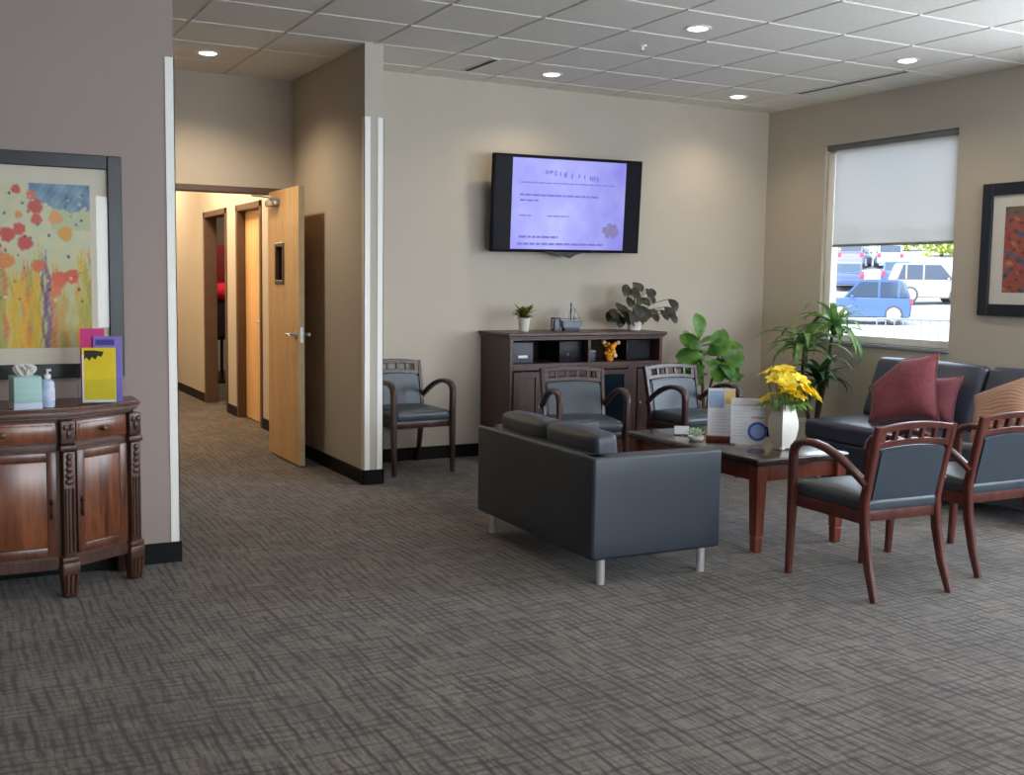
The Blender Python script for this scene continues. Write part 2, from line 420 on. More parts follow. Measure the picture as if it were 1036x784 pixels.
def ceiling():
    mb = MB(); tx, ty, gx, gy = 0.62285, 0.61, 1.51663, 5.29657
    xs = [gx+tx*i for i in range(-12, 11)]; ys = [gy+ty*j for j in range(-16, 21)]
    xs = [XL]+[x for x in xs if XL+0.05 < x < XR-0.02]+[XR+0.1]
    ys = [YF]+[y for y in ys if YF+0.05 < y < YN-0.05]+[YN]
    g, e, d = 0.011, 0.006, 0.009
    for i in range(len(xs)-1):
        for j in range(len(ys)-1):
            x0, x1, y0, y1 = xs[i]+g-0.003, xs[i+1]-g+0.003, ys[j]+g-0.003, ys[j+1]-g+0.003
            o = [(x0,y0,CEIL+d),(x1,y0,CEIL+d),(x1,y1,CEIL+d),(x0,y1,CEIL+d)]
            n = [(x0+e,y0+e,CEIL),(x1-e,y0+e,CEIL),(x1-e,y1-e,CEIL),(x0+e,y1-e,CEIL)]
            mb.mi = 0
            mb._new(o+n, [(4,7,6,5)]+[(k,4+k,4+(k+1)%4,(k+1)%4) for k in range(4)])
    mb.mi = 1
    mb._new([(XL,YF,CEIL+d-0.001),(XR+0.1,YF,CEIL+d-0.001),(XR+0.1,YN,CEIL+d-0.001),(XL,YN,CEIL+d-0.001)], [(0,3,2,1)])
    mb.mi = 0
    mb.b2((XL-0.2,YF-0.2,TOP), (XR+0.4,YN+0.2,TOP+0.2))  # unseen roof slab, added to stop sun leaking in over the walls
    return struct('ceiling', mb, [M['tile'], M['tbar']], recalc=False)
ceiling()

def wall_with_holes(lo, hi, axis, a0, a1, holes):
    """slab between lo..hi on its thin axis; a0..a1 run; holes (s,e,zb,zt)"""
    mb = MB()
    def blk(s, e, zb, zt):
        if e-s < 1e-4 or zt-zb < 1e-4: return
        if axis == 'x': mb.b2((lo,s,zb),(hi,e,zt))
        else: mb.b2((s,lo,zb),(e,hi,zt))
    p = a0
    for (s, e, zb, zt) in sorted(holes):
        blk(p, s, 0, TOP); blk(s, e, 0, zb); blk(s, e, zt, TOP); p = e
    blk(p, a1, 0, TOP)
    return mb
W1 = (5.86, 7.265, 0.965, 2.675)                 # the window in view
W2 = (2.6, 4.35, 0.965, 2.675); W3 = (0.0, 2.2, 0.965, 2.675)
struct('wall_right', wall_with_holes(XR, XR+0.16, 'x', YF, YN, [W1, W2, W3]), M['wall'])
struct('wall_back', MB().b2((XC+PT,YB,0), (XR,YB+0.12,TOP)), M['wall'])
struct('wall_partition', MB().b2((XC,YC,0), (XC+PT,YD,TOP)), M['wall'])
struct('wall_accent', MB().b2((XL,YL,0), (1.108,YL+0.14,TOP)), M['accent'])
DX0, DX1, DZ = 1.66, 2.590, 2.165
struct('wall_hall', wall_with_holes(YD, YD+0.12, 'y', XL, XC+PT+0.2, [(DX0, DX1, 0, DZ)]), M['wall'])
HX = 2.85
D1 = (10.36, 11.22, 0, 2.14); D2 = (11.72, 12.70, 0, 2.14)
struct('wall_corridor', wall_with_holes(HX, HX+0.12, 'x', YD+0.12, YN, [D1, D2]), M['wall'])
struct('wall_corridor_left', MB().b2((1.30,YD+0.12,0), (1.42,YN,TOP)), M['wall'])
struct('wall_north', MB().b2((XL,YN,0), (XR+0.16,YN+0.15,TOP)), M['wall'])
struct('wall_left', MB().b2((XL-0.15,YF,0), (XL,YN,TOP)), M['wall'])
FW = [(1.93,3.25,0.8,2.45),(3.45,5.0,0.8,2.45),(5.2,6.85,0.8,2.45)]
struct('wall_front', wall_with_holes(YF-0.16, YF, 'y', XL, XR+0.16, FW), M['wall'])

def baseboard(name, segs):
    mb = MB()
    for lo, hi in segs: mb.b2(lo, hi, 0.003, 1)
    struct(name, mb, M['base'])
bh, bt = 0.105, 0.012
baseboard('baseboard_back', [((XC+PT,YB-bt,0),(XR,YB,bh))])
baseboard('baseboard_right', [((XR-bt,YF,0),(XR,YB-bt,bh))])
baseboard('baseboard_partition', [((XC-bt,YC-bt,0),(XC,YD,bh)), ((XC,YC-bt,0),(XC+PT,YC,bh)), ((XC+PT,YC-bt,0),(XC+PT+bt,YB-bt,bh))])
baseboard('baseboard_accent', [((XL,YL-bt,0),(1.108+bt,YL,bh)), ((1.108,YL,0),(1.108+bt,YL+0.14,bh))])
baseboard('baseboard_corridor', [((HX-bt,YD+0.12,0),(HX,D1[0]-0.05,bh)), ((HX-bt,D1[1]+0.05,0),(HX,D2[0]-0.05,bh)), ((HX-bt,D2[1]+0.05,0),(HX,YN,bh))])

# corner guards (white vinyl angles on the outer corners)
g = 0.040
struct('trim_1', MB().b2((1.108-g,YL-0.004,bh),(1.112,YL,2.52)).b2((1.108,YL-0.004,bh),(1.112,YL+g,2.52)), M['white_trim'])
struct('trim_2', MB().b2((XC-0.004,YC-0.004,bh),(XC+g,YC,2.565)).b2((XC-0.004,YC-0.004,bh),(XC,YC+g,2.565)), M['white_trim'])
struct('trim_3', MB().b2((XC+PT-g,YC-0.004,bh),(XC+PT+0.004,YC,2.565)).b2((XC+PT,YC-0.004,bh),(XC+PT+0.004,YC+g,2.565)), M['white_trim'])

# ------------------------------------------------------------------ window in view and the unseen ones that light the room
def window(name, w, side='x', mull=True):
    r = struct_root(name)
    s, e, zb, zt = w; f = 0.06
    if side == 'x': lo, hi = XR+0.075, XR+0.135; P = lambda a, b, c: (b, a, c)
    else: lo, hi = YF-0.135, YF-0.075; P = lambda a, b, c: (a, b, c)
    mb = MB()
    for (a0,a1,z0,z1) in ((s,s+f,zb,zt),(e-f,e,zb,zt),(s+f,e-f,zb,zb+f),(s+f,e-f,zt-f,zt)):
        mb.b2(P(a0,lo,z0), P(a1,hi,z1), 0.004, 1)
    mb.obj('window_frame', M['white_trim'], r, smooth=False)
    mb = MB(); c = (lo+hi)/2
    mb.b2(P(s+f,c-0.004,zb+f), P(e-f,c+0.004,zt-f))
    mb.obj('window_glass', M['winglass'], r, smooth=False)
    mb = MB()
    if side == 'x': mb.b2((XR-0.02,s-0.015,zb-0.03),(XR+0.075,e+0.015,zb),0.004,1)
    else: mb.b2((s,YF-0.075,zb-0.02),(e,YF+0.02,zb),0.004,1)
    mb.obj('window_sill', M['sill'], r, smooth=False)
    return r
M['sill'] = pmat('grey_sill', C(150,152,156), 0.5, var=0.04)
window('window_1', W1); window('window_2', W2); window('window_3', W3)
for i, w in enumerate(FW): window('window_%d' % (i+4), w, 'y')

# roller shade
def blindmat():
    m, nt, out = nodes('pale_screen_fabric'); L = nt.links.new
    tc = nd(nt, 'ShaderNodeTexCoord'); ch = nd(nt, 'ShaderNodeTexNoise'); ch.inputs['Scale'].default_value = 300
    L(tc.outputs['Object'], ch.inputs['Vector'])
    r = ramp(nt, [(0.3, C(206,205,200)), (0.7, C(222,221,216))], ch.outputs['Fac'])
    d = nd(nt, 'ShaderNodeBsdfDiffuse'); t = nd(nt, 'ShaderNodeBsdfTranslucent'); tr = nd(nt, 'ShaderNodeBsdfTransparent')
    L(r.outputs[0], d.inputs[0]); L(r.outputs[0], t.inputs[0])
    m1 = nd(nt, 'ShaderNodeMixShader'); m1.inputs[0].default_value = 0.42; L(d.outputs[0], m1.inputs[1]); L(t.outputs[0], m1.inputs[2])
    m2 = nd(nt, 'ShaderNodeMixShader'); m2.inputs[0].default_value = 0.15; L(m1.outputs[0], m2.inputs[1]); L(tr.outputs[0], m2.inputs[2])
    L(m2.outputs[0], out.inputs[0]); return m
M['blind'] = blindmat()
sh = thing('roller_shade', 'pale grey roller shade pulled halfway down over the parking lot window', 'window shade', (XR+0.045,(W1[0]+W1[1])/2,W1[3]))
hw = (W1[1]-W1[0])/2-0.008
MB().b2((-0.0015,-hw,-0.868),(0.0015,hw-0.08,-0.03)).obj('shade_fabric', M['blind'], sh, smooth=False)
MB().b2((-0.03,-hw,-0.045),(0.025,hw,-0.002),0.006).obj('head_box', pmat('grey_head_box', C(120,120,122), 0.5), sh)
MB().b2((-0.008,-hw,-0.885),(0.008,hw-0.08,-0.862),0.004).obj('hem_bar', pmat('grey_hem_bar', C(142,138,134), 0.5), sh)
MB().b2((-0.01,hw-0.075,-1.7),(0.02,hw+0.002,-0.066),0.003).obj('side_channel', M['white_trim'], sh)

# ------------------------------------------------------------------ doors of the corridor
r = struct_root('door_1')
mb = MB()
for lo, hi in (((DX0,YD-0.012,0),(DX0+0.05,YD+0.132,DZ)), ((DX1-0.03,YD-0.012,0),(DX1+0.02,YD+0.132,DZ)), ((DX0,YD-0.012,DZ-0.035),(DX1+0.02,YD+0.132,DZ+0.015))):
    mb.b2(lo, hi, 0.004, 1)
mb.obj('door_frame', M['taupe_metal'], r, smooth=False)
# leaf swung open about its hinge, standing out into the room
lx = DX1-0.045; ly0, ly1 = 8.03, 8.86
mb = MB(); lt = 0.045
vy0, vy1, vz0, vz1 = ly0+0.40, ly0+0.60, 1.42, 1.71
for lo, hi in (((lx-lt,ly0+0.004,0.012),(lx,vy0,2.145)), ((lx-lt,vy1,0.012),(lx,ly1,2.145)), ((lx-lt,vy0,0.012),(lx,vy1,vz0)), ((lx-lt,vy0,vz1),(lx,vy1,2.145))):
    mb.b2(lo, hi)
leafo = mb.obj('door_leaf', M['maple'], r, smooth=False)
MB().b2((lx-lt,ly0,0.012),(lx,ly0+0.004,2.145)).obj('leaf_edge', M['maple_edge'], leafo, smooth=False)
mb = MB()
for (a,b,c,d) in ((vy0-0.02,vy0+0.012,vz0-0.02,vz1+0.02),(vy1-0.012,vy1+0.02,vz0-0.02,vz1+0.02),(vy0,vy1,vz0-0.02,vz0+0.012),(vy0,vy1,vz1-0.012,vz1+0.02)):
    mb.b2((lx-lt-0.008,a,c),(lx+0.008,b,d),0.003,1)
mb.obj('vision_frame', pmat('bronze_vision_frame', C(84,66,50), 0.4), leafo, smooth=False)
MB().b2((lx-lt/2-0.003,vy0+0.012,vz0+0.012),(lx-lt/2+0.003,vy1-0.012,vz1-0.012)).obj('vision_glass', glass('vision_glass', (0.25,0.25,0.27,1)), leafo, smooth=False)
mb = MB()
for s in (-1, 1):
    xc = lx if s > 0 else lx-lt
    mb.tube([(xc,ly0+0.07,1.02),(xc+s*0.012,ly0+0.07,1.02)], 0.03, 16)
    mb.tube([(xc,ly0+0.07,1.02),(xc+s*0.055,ly0+0.07,1.02)], 0.011, 10)
    mb.tube([(xc+s*0.055,ly0+0.06,1.02),(xc+s*0.057,ly0+0.13,1.02),(xc+s*0.05,ly0+0.185,1.017)], [0.012,0.010,0.008], 10)
mb.b2((lx-lt*0.75,ly0-0.002,0.96),(lx-lt*0.25,ly0+0.002,1.08))
mb.obj('door_handle', M['steel'], leafo)
mb = MB(); mb.b2((lx-lt-0.055,ly1-0.33,2.02),(lx-lt,ly1-0.10,2.085),0.012)
mb.tube([(lx-lt-0.03,ly1-0.2,2.095),(lx-lt-0.16,ly1-0.10,2.11),(lx-lt-0.05,ly1+0.0,2.12)], 0.008, 8)
mb.obj('door_closer', M['steel'], leafo)
mb = MB()
for z in (0.25, 1.07, 1.9): mb.tube([(lx+0.004,ly1-0.002,z-0.055),(lx+0.004,ly1-0.002,z+0.055)], 0.009, 10)
mb.obj('hinge', M['steel'], leafo)

def corridor_door(name, D, closed):
    r = struct_root(name); mb = MB()
    s, e, _, zt = D
    for lo, hi in (((HX-0.012,s-0.05,0),(HX+0.13,s+0.015,zt+0.05)), ((HX-0.012,e-0.015,0),(HX+0.13,e+0.05,zt+0.05)), ((HX-0.012,s-0.05,zt-0.015),(HX+0.13,e+0.05,zt+0.05))):
        mb.b2(lo, hi, 0.004, 1)
    mb.obj('door_frame', M['taupe_metal'], r, smooth=False)
    if closed:
        l = MB().b2((HX+0.075,s+0.018,0.01),(HX+0.12,e-0.018,zt-0.018)).obj('door_leaf', M['maple'], r, smooth=False)
        MB().tube([(HX+0.075,s+0.08,1.02),(HX+0.02,s+0.08,1.02),(HX+0.02,s+0.19,1.02)], 0.011, 10).obj('door_handle', M['steel'], l)
    return r
corridor_door('door_2', D1, True); corridor_door('door_3', D2, False)

# red and dark things glimpsed through the far doorway
hg = thing('hanging_garment', 'red and dark garments hanging inside the far corridor doorway', 'clothing', (3.62,15.15,0))
MB().soft((0,0,0.9),(0.42,0.16,0.62),0.07,(0.02,0.02,0.0),5).obj('coat_body', pmat('dark_coat', C(28,18,26), 0.9, var=0.5, scale=25), hg)
MB().soft((0,0.02,1.62),(0.30,0.10,0.56),0.05,(0.01,0.02,0),5).obj('coat_shoulder', pmat('dark_red_cloth', C(112,18,20), 0.8, var=0.2), hg)
MB().ball((0.0,-0.06,1.26),(0.16,0.1,0.12),16,10).obj('pompom', pmat('bright_red_wool', C(226,20,60), 0.8, var=0.1), hg)
MB().tube([(0,0.02,1.9),(0,0.02,0.0)],0.02,8).obj('stand_pole', M['plastic_black'], hg)
MB().lathe([(0.2,0),(0.2,0.02),(0.03,0.05)],(0,0.02,0.0)).obj('stand_base', M['plastic_black'], hg)
# ------------------------------------------------------------------ armchairs
def shear(mb, z0=0.45, k=0.215, y0=0.20):
    for v in mb.bm.verts: v.co.y += y0+(v.co.z-z0)*k
def arch_poly(hw, zb, zt, ab, at, n=10):
    lo = [(-hw+2*hw*i/n, zb+ab*(1-(2*i/n-1)**2)) for i in range(n+1)]
    hi = [(hw-2*hw*i/n, zt+at*(1-(2*i/n-1)**2)) for i in range(n+1)]
    return lo+hi
def armchair(label, wd, group, loc, rz, seatm=None):
    t = thing('guest_armchair', label, 'chair', loc, rz, group); seatm = seatm or M['seatvinyl']
    s = MB().soft((0,-0.03,0.435),(0.465,0.50,0.085),0.035,(0,0.0,0.018),8)
    s.obj('seat', seatm, t, angle=60)
    mb = MB()
    mb.box((0,-0.252,0.378),(0.465,0.03,0.06),0.006); mb.box((0,0.200,0.39),(0.45,0.03,0.06),0.006)
    for sg in (-1,1): mb.box((sg*0.226,-0.025,0.378),(0.028,0.46,0.06),0.006)
    mb.obj('seat_frame', wd, t)
    for sg in (-1, 1):
        l = MB().sweep([(sg*0.244,-0.285,0),(sg*0.245,-0.277,0.16),(sg*0.246,-0.272,0.36),(sg*0.247,-0.272,0.53),(sg*0.248,-0.272,0.615)],
                       [0.032,0.036,0.042,0.042,0.042],[0.034,0.040,0.048,0.046,0.044])
        l.obj('leg', wd, t, angle=40)
        a = [(sg*0.248,-0.273,0.60),(sg*0.248,-0.264,0.643),(sg*0.249,-0.238,0.668),(sg*0.250,-0.19,0.683),(sg*0.250,-0.12,0.686),(sg*0.250,-0.04,0.673),(sg*0.248,0.04,0.645),(sg*0.246,0.12,0.604),(sg*0.243,0.19,0.560),(sg*0.240,0.226,0.532)]
        MB().sweep(a,[0.042,0.044,0.046,0.050,0.050,0.048,0.045,0.042,0.040,0.038],[0.044,0.042,0.038,0.034,0.032,0.032,0.032,0.032,0.032,0.03]).obj('armrest', wd, t, angle=50)
        MB().sweep([(sg*0.236,0.300,0),(sg*0.230,0.250,0.14),(sg*0.226,0.213,0.30),(sg*0.224,0.200,0.45),(sg*0.226,0.226,0.58),(sg*0.230,0.256,0.71),(sg*0.234,0.279,0.812)],
                   [0.030,0.033,0.036,0.036,0.034,0.032,0.030],[0.034,0.042,0.050,0.050,0.044,0.038,0.030]).obj('leg', wd, t, angle=40)
    tr = MB()
    tr.prism(arch_poly(0.236,0.780,0.808,0.016,0.022), -0.014, 0.014, 'y', 0.004, 1)
    tr.prism(arch_poly(0.222,0.706,0.736,0.016,0.016), -0.013, 0.013, 'y', 0.003, 1)
    for x in (-0.205,-0.123,-0.041,0.041,0.123,0.205):
        w = 0.034 if abs(x) > 0.2 else 0.018
        z = 0.758+0.016*(1-(x/0.236)**2)
        tr.box((x,0,z),(w,0.022,0.056))
    shear(tr); tr.obj('top_rail', wd, t, angle=35)
    br = MB().box((0,0,0.427),(0.43,0.024,0.045),0.004); shear(br); br.obj('lower_rail', wd, t)
    bp = MB().prism(arch_poly(0.208,0.452,0.702,0.0,0.016), -0.030, 0.018, 'y', 0.010, 2); shear(bp)
    bp.obj('backrest', seatm, t, angle=50)
    return t
G_CH = 'wooden guest armchairs'
armchair('reddish wooden armchair seen whole from behind, standing in front of the coffee table', M['mahog'], G_CH, (4.045,3.782,0), PI-0.045)
armchair('reddish wooden armchair beyond the whole one, its back cut by the right edge', M['mahog'], G_CH, (4.856,3.882,0), PI-0.016)
armchair('dark wooden armchair alone by the white corner column under the TV wall', M['darkwood'], G_CH, (3.245,7.675,0), 0.06)
armchair('dark wooden armchair behind the black loveseat, before the console glass doors', M['darkwood'], G_CH, (4.165,6.62,0), -0.26)
armchair('dark wooden armchair beside the leafy fiddle-leaf plant at the console end', M['darkwood'], G_CH, (5.13,6.61,0), -0.02)

# ------------------------------------------------------------------ black loveseat
ls = thing('black_loveseat', 'black vinyl two-seat loveseat with its back and side towards us', 'sofa', (3.142,4.892,0), -0.022)
hx, hy = 0.376, 0.640
mb = MB(); mb.box((0,0,0.21),(2*hx-0.02,2*hy-0.02,0.17),0.012)
mb.obj('base_frame', M['vinyl'], ls)
MB().soft((-hx+0.05,0,0.378),(0.10,2*hy-0.008,0.494),0.014,(0,0,0),5).obj('backrest', M['vinyl'], ls, angle=60)
for sg in (-1,1):
    MB().soft((0.002,sg*(hy-0.06),0.378),(2*hx-0.004,0.12,0.494),0.014,(0,0,0),5).obj('armrest', M['vinyl'], ls, angle=60)
for sg in (-1,1):
    MB().soft((0.075,sg*0.260,0.36),(0.58,0.514,0.15),0.04,(0.0,0,0.02),7).obj('seat_cushion', M['vinyl'], ls, angle=60)
    MB().soft((-0.215,sg*0.260,0.565),(0.13,0.512,0.30),0.03,(0.02,0,0.012),7,(0,-0.10,0)).obj('back_cushion', M['vinyl'], ls, angle=60)
for x in (-1,1):
    for y in (-1,1):
        MB().tube([(x*(hx-0.08),y*(hy-0.05),0),(x*(hx-0.08),y*(hy-0.05),0.128)],0.021,16).obj('leg', M['chrome'], ls)

# ------------------------------------------------------------------ charcoal sofa under the window
s2 = thing('window_sofa', 'charcoal blue vinyl sofa under the window with leaning back cushions', 'sofa', (6.315,5.115,0))
L2 = 1.02
MB().soft((0.0,0,0.20),(0.96,2*L2,0.22),0.02,(0,0,0),6).obj('base_frame', M['vinyl'], s2, angle=60)
MB().soft((0.43,0,0.44),(0.14,2*L2,0.66),0.04,(0,0,0),6).obj('backrest', M['vinyl_navy'], s2, angle=60)
for k in (-1,1):
    MB().soft((-0.09,k*0.508,0.378),(0.80,1.012,0.15),0.04,(0,0,0.02),8).obj('seat_cushion', M['vinyl_navy'], s2, angle=60)
    MB().soft((0.245,k*0.508,0.655),(0.17,1.005,0.49),0.05,(0.025,0,0.01),8,(0,0.36,0)).obj('back_cushion', M['vinyl_navy'], s2, angle=60)
for x in (-0.4,0.4):
    for y in (-0.92,0.92):
        MB().tube([(x,y,0),(x,y,0.1)],0.02,14).obj('leg', M['chrome'], s2)

def pillow(name, label, mat, loc, size, th, rot, group=None, slump=0.0):
    t = thing(name, label, 'cushion', loc, 0, group)
    mb = MB(); n = 16; R = Euler(rot).to_matrix(); vs = {}
    for sd in (-1,1):
        for i in range(n+1):
            for j in range(n+1):
                u, v = 2*i/n-1, 2*j/n-1
                edgep = (i in (0,n) or j in (0,n))
                if edgep and sd == 1: vs[(sd,i,j)] = vs[(-1,i,j)]; continue
                h = th/2*((1-u**4)*(1-v**4))**0.6*(1+0.06*math.sin(5*u+2*v)+0.05*math.sin(6*v-3*u))
                pinch = 1-0.10*(1-u*u)*abs(v)-0.0
                pinch2 = 1-0.10*(1-v*v)*abs(u)
                p = Vector((u*size/2*pinch2, sd*h, v*size/2*pinch))
                p.z -= slump*size*max(0,-u)*max(0,v+0.2); vs[(sd,i,j)] = mb.bm.verts.new(R @ p)
    for sd in (-1,1):
        for i in range(n):
            for j in range(n):
                q = [vs[(sd,i,j)],vs[(sd,i+1,j)],vs[(sd,i+1,j+1)],vs[(sd,i,j+1)]]
                if sd > 0: q.reverse()
                try: mb.bm.faces.new(q)
                except ValueError: pass
    mb.obj('cushion_cover', mat, t, angle=70)
    mb = MB()
    c = []
    for (a,b) in ((0,0),(n,0),(n,n),(0,n)):
        pass
    pts = []
    def E(u, v):
        return R @ Vector((u*size/2*(1-0.10*(1-v*v)*abs(u)),0,v*size/2*(1-0.10*(1-u*u)*abs(v))-slump*size*max(0,-u)*max(0,v+0.2)))
    for k in range(12): pts.append(E(-1+2*k/12,-1))
    for k in range(12): pts.append(E(1,-1+2*k/12))
    for k in range(12): pts.append(E(1-2*k/12,1))
    for k in range(13): pts.append(E(-1,1-2*k/12))
    mb.tube(pts,0.006,6); mb.obj('piping', mat, t, angle=70)
    return t
pillow('throw_pillow','large maroon throw pillow with one peaked corner on the charcoal sofa',M['maroon'],(6.17,5.50,0.715),0.50,0.17,(math.radians(-20),math.radians(-9),math.radians(-66)),'throw pillows on the charcoal sofa',0.36)
pillow('throw_pillow','smaller plain maroon throw pillow tucked behind the large peaked one',M['maroon2'],(6.33,5.37,0.645),0.37,0.13,(math.radians(-24),math.radians(-4),math.radians(-80)),'throw pillows on the charcoal sofa')
pillow('throw_pillow','tan and rust woven throw pillow at the right end of the charcoal sofa',M['tan'],(6.07,4.58,0.665),0.50,0.15,(math.radians(-42),math.radians(-24),math.radians(-80)),'throw pillows on the charcoal sofa')

# ------------------------------------------------------------------ coffee table and what stands on it
ct = thing('coffee_table', 'cherry coffee table with dark glossy top and square tapered legs', 'table', (4.235,5.045,0))
TW, TL, TZ = 0.335, 0.615, 0.517
MB().box((0,0,TZ-0.02),(2*TW,2*TL,0.04),0.010,3).obj('tabletop', M['tabletop'], ct)
mb = MB()
for sg in (-1,1):
    mb.box((sg*(TW-0.05),0,TZ-0.085),(0.022,2*TL-0.1,0.09),0.003); mb.box((0,sg*(TL-0.05),TZ-0.085),(2*TW-0.1,0.022,0.09),0.003)
mb.obj('apron', M['table'], ct)
for x in (-1,1):
    for y in (-1,1):
        lx_, ly_ = x*(TW-0.045), y*(TL-0.045)
        mb = MB(); mb.box((lx_,ly_,(TZ-0.04+0.09)/2),(0.055,0.055,TZ-0.13),0.004,1,None,(1.35,1.35)); mb.box((lx_,ly_,0.045),(0.048,0.048,0.09),0.006,1,None,(1.12,1.12))
        mb.obj('leg', M['table'], ct)

vz = thing('flower_vase', 'square white ceramic vase holding the yellow flowers on the coffee table', 'vase', (4.285,4.665,TZ), PI/4)
prof = [(0.055,0.012),(0.062,0.03),(0.078,0.08),(0.088,0.13),(0.085,0.17),(0.070,0.215),(0.064,0.24),(0.074,0.262),(0.068,0.262),(0.058,0.238),(0.06,0.20)]
MB().lathe([(a*0.98,b) for a,b in prof],(0,0,0),4).obj('vase_body', M['ceramic'], vz, angle=45)
for k in range(4):
    a = k*PI/2
    MB().ball((0.047*math.cos(a),0.047*math.sin(a),0.010),(0.013,0.013,0.012),8,5).obj('foot', M['ceramic'], vz)
bq = thing('flower_bouquet', 'bunch of bright yellow lilies with green leaves in the white vase', 'flowers', (4.285,4.665,TZ+0.2))
random.seed(7)
mb_st = MB(); mb_lf = MB()
spots = []
for k in range(24):
    for tr in range(60):
        a = random.uniform(0,2*PI); rr = random.uniform(0.0,0.115); z = random.uniform(0.09,0.27)-rr*0.35
        p = V(rr*math.cos(a)+0.0, rr*math.sin(a), z)
        if all((p-q).length > 0.045 for q in spots): break
    spots.append(p)
spots += [V(0.13,-0.05,0.12), V(0.155,-0.075,0.10), V(0.10,-0.09,0.13)]
for p in spots:
    mb_st.tube([(p.x*0.15,p.y*0.15,-0.12),(p.x*0.5,p.y*0.5,0.03),tuple(p)],0.003,5)
    b = MB(); d0 = V(p.x*3.0,p.y*3.0,0.25+p.z).normalized()
    a1 = d0.orthogonal().normalized(); a2 = d0.cross(a1)
    for q in range(6):
        an = q*PI/3+p.x*30
        dr = (a1*math.cos(an)+a2*math.sin(an))*0.85+d0*0.5
        b.leaf(p, dr, 0.066, 0.040, up=d0, droop=0.5, fold=0.12, n=5, shape='lance')
    b.ball(tuple(p+d0*0.012),0.007,6,4)
    b.obj('blossom', M['yellow'], bq, angle=60)
for k in range(20):
    a = k*2.4; rr = 0.05
    mb_lf.leaf((rr*math.cos(a),rr*math.sin(a),0.055),(math.cos(a),math.sin(a),0.35),0.13,0.035,droop=0.9,shape='lance')
mb_st.obj('stems', M['greenstem'], bq); mb_lf.obj('foliage', M['green'], bq, angle=60)

def sign_holder(name, label, loc, rz, w, h, lean, deco, wood_base=None):
    t = thing(name, label, 'sign holder', loc, rz)
    R = Matrix.Rotation(-lean, 4, 'X')
    mb = MB().box((0,0,h/2+0.004),(w,0.005,h)); 
    for v in mb.bm.verts: v.co = R @ v.co
    mb.obj('acrylic_panel', M['acrylic'], t, smooth=False)
    mb = MB().box((0,-0.0045,h/2+0.006),(w-0.006,0.0012,h-0.01))
    for v in mb.bm.verts: v.co = R @ v.co
    pp = mb.obj('printed_sheet', M['paper'], t, smooth=False)
    for nm, (c, s, m) in deco.items():
        mb = MB()
        if s[1] == 'disc':
            mb.prism([(c[0]+s[0]*math.cos(2*PI*k/28), c[1]+s[0]*math.sin(2*PI*k/28)) for k in range(28)], -0.0062, -0.0052, 'y')
        elif s[1] == 'ring':
            n = 28
            for k in range(n):
                a0, a1 = 2*PI*k/n, 2*PI*(k+1)/n; ro, ri = s[0], s[0]*0.72
                mb.prism([(c[0]+ro*math.cos(a0),c[1]+ro*math.sin(a0)),(c[0]+ro*math.cos(a1),c[1]+ro*math.sin(a1)),(c[0]+ri*math.cos(a1),c[1]+ri*math.sin(a1)),(c[0]+ri*math.cos(a0),c[1]+ri*math.sin(a0))],-0.0066,-0.0058,'y')
        elif s[1] == 'lines':
            for i in range(s[2]): mb.box((c[0]-0.1*s[0]*(i%2),-0.0058,c[1]-i*s[3]),(s[0]*(1-0.2*(i%2)),0.001,s[3]*0.42))
        else: mb.box((c[0],-0.0056,c[1]),(s[0],0.001,s[1]))
        for v in mb.bm.verts: v.co = R @ v.co
        mb.obj(nm, m, pp, smooth=False)
    if wood_base: MB().box((0,0.0,0.017),(w+0.01,0.06,0.034),0.004).obj('wooden_base', wood_base, t)
    else: MB().box((0,0.035,0.003),(w,0.07,0.005),0.001).obj('foot_plate', M['acrylic'], t)
    return t
ink = {k: pmat(k, c, 0.7, var=0.03) for k, c in {'sky_blue_print':C(160,186,222),'yellow_print':C(240,206,130),'blue_print':C(72,92,190),'pale_blue_print':C(150,170,226),'red_print':C(206,150,170),'grey_print':C(176,180,188),'pale_grey_print':C(206,208,214)}.items()}
sign_holder('sign_holder','tall white table sign with blue and yellow picture on a brown wooden base',(4.16,5.06,TZ),-0.66,0.165,0.315,0.03,
  {'picture_block':((-0.03,0.25),(0.09,0.10),ink['sky_blue_print']),'yellow_block':((0.05,0.265),(0.06,0.085),ink['yellow_print']),
   'text_lines':((0.0,0.165),(0.11,'lines',7,0.018),ink['pale_grey_print'])}, M['table'])
sign_holder('sign_holder','shorter white table sign with red-ruled box and blue round logo',(4.185,4.85,TZ),-0.68,0.20,0.275,0.10,
  {'header_line':((0.0,0.235),(0.17,0.006),ink['grey_print']),'red_rule':((0.055,0.165),(0.075,0.010),ink['red_print']),'grey_rule':((0.055,0.212),(0.075,0.004),ink['grey_print']),
   'text_lines':((-0.045,0.20),(0.075,'lines',9,0.018),ink['pale_grey_print']),'round_logo':((0.055,0.085),(0.055,'ring'),ink['blue_print']),'logo_centre':((0.055,0.085),(0.04,'disc'),ink['pale_blue_print'])})
sp = thing('succulent_pot','small pale green succulent in a low white dish at the table end','plant',(4.03,5.13,TZ))
MB().lathe([(0.03,0),(0.045,0.012),(0.05,0.03),(0.042,0.03),(0.04,0.02)],(0,0,0)).obj('dish', M['ceramic'], sp)
mb = MB()
for ring,(nn,el,ln) in enumerate(((5,1.2,0.05),(7,0.8,0.065),(9,0.35,0.07))):
    for k in range(nn):
        a = 2*PI*k/nn+ring*0.5
        mb.leaf((0,0,0.025),(math.cos(a)*math.cos(el),math.sin(a)*math.cos(el),math.sin(el)),ln,0.026,droop=-0.4,fold=0.3,n=5,shape='lance')
mb.obj('rosette', leafmat('pale_succulent', C(160,186,158), C(206,222,200), 0.5), sp, angle=60)
cd_ = thing('card_holder','small clear holder with white cards beside the succulent','card holder',(4.10,5.36,TZ),-0.5)
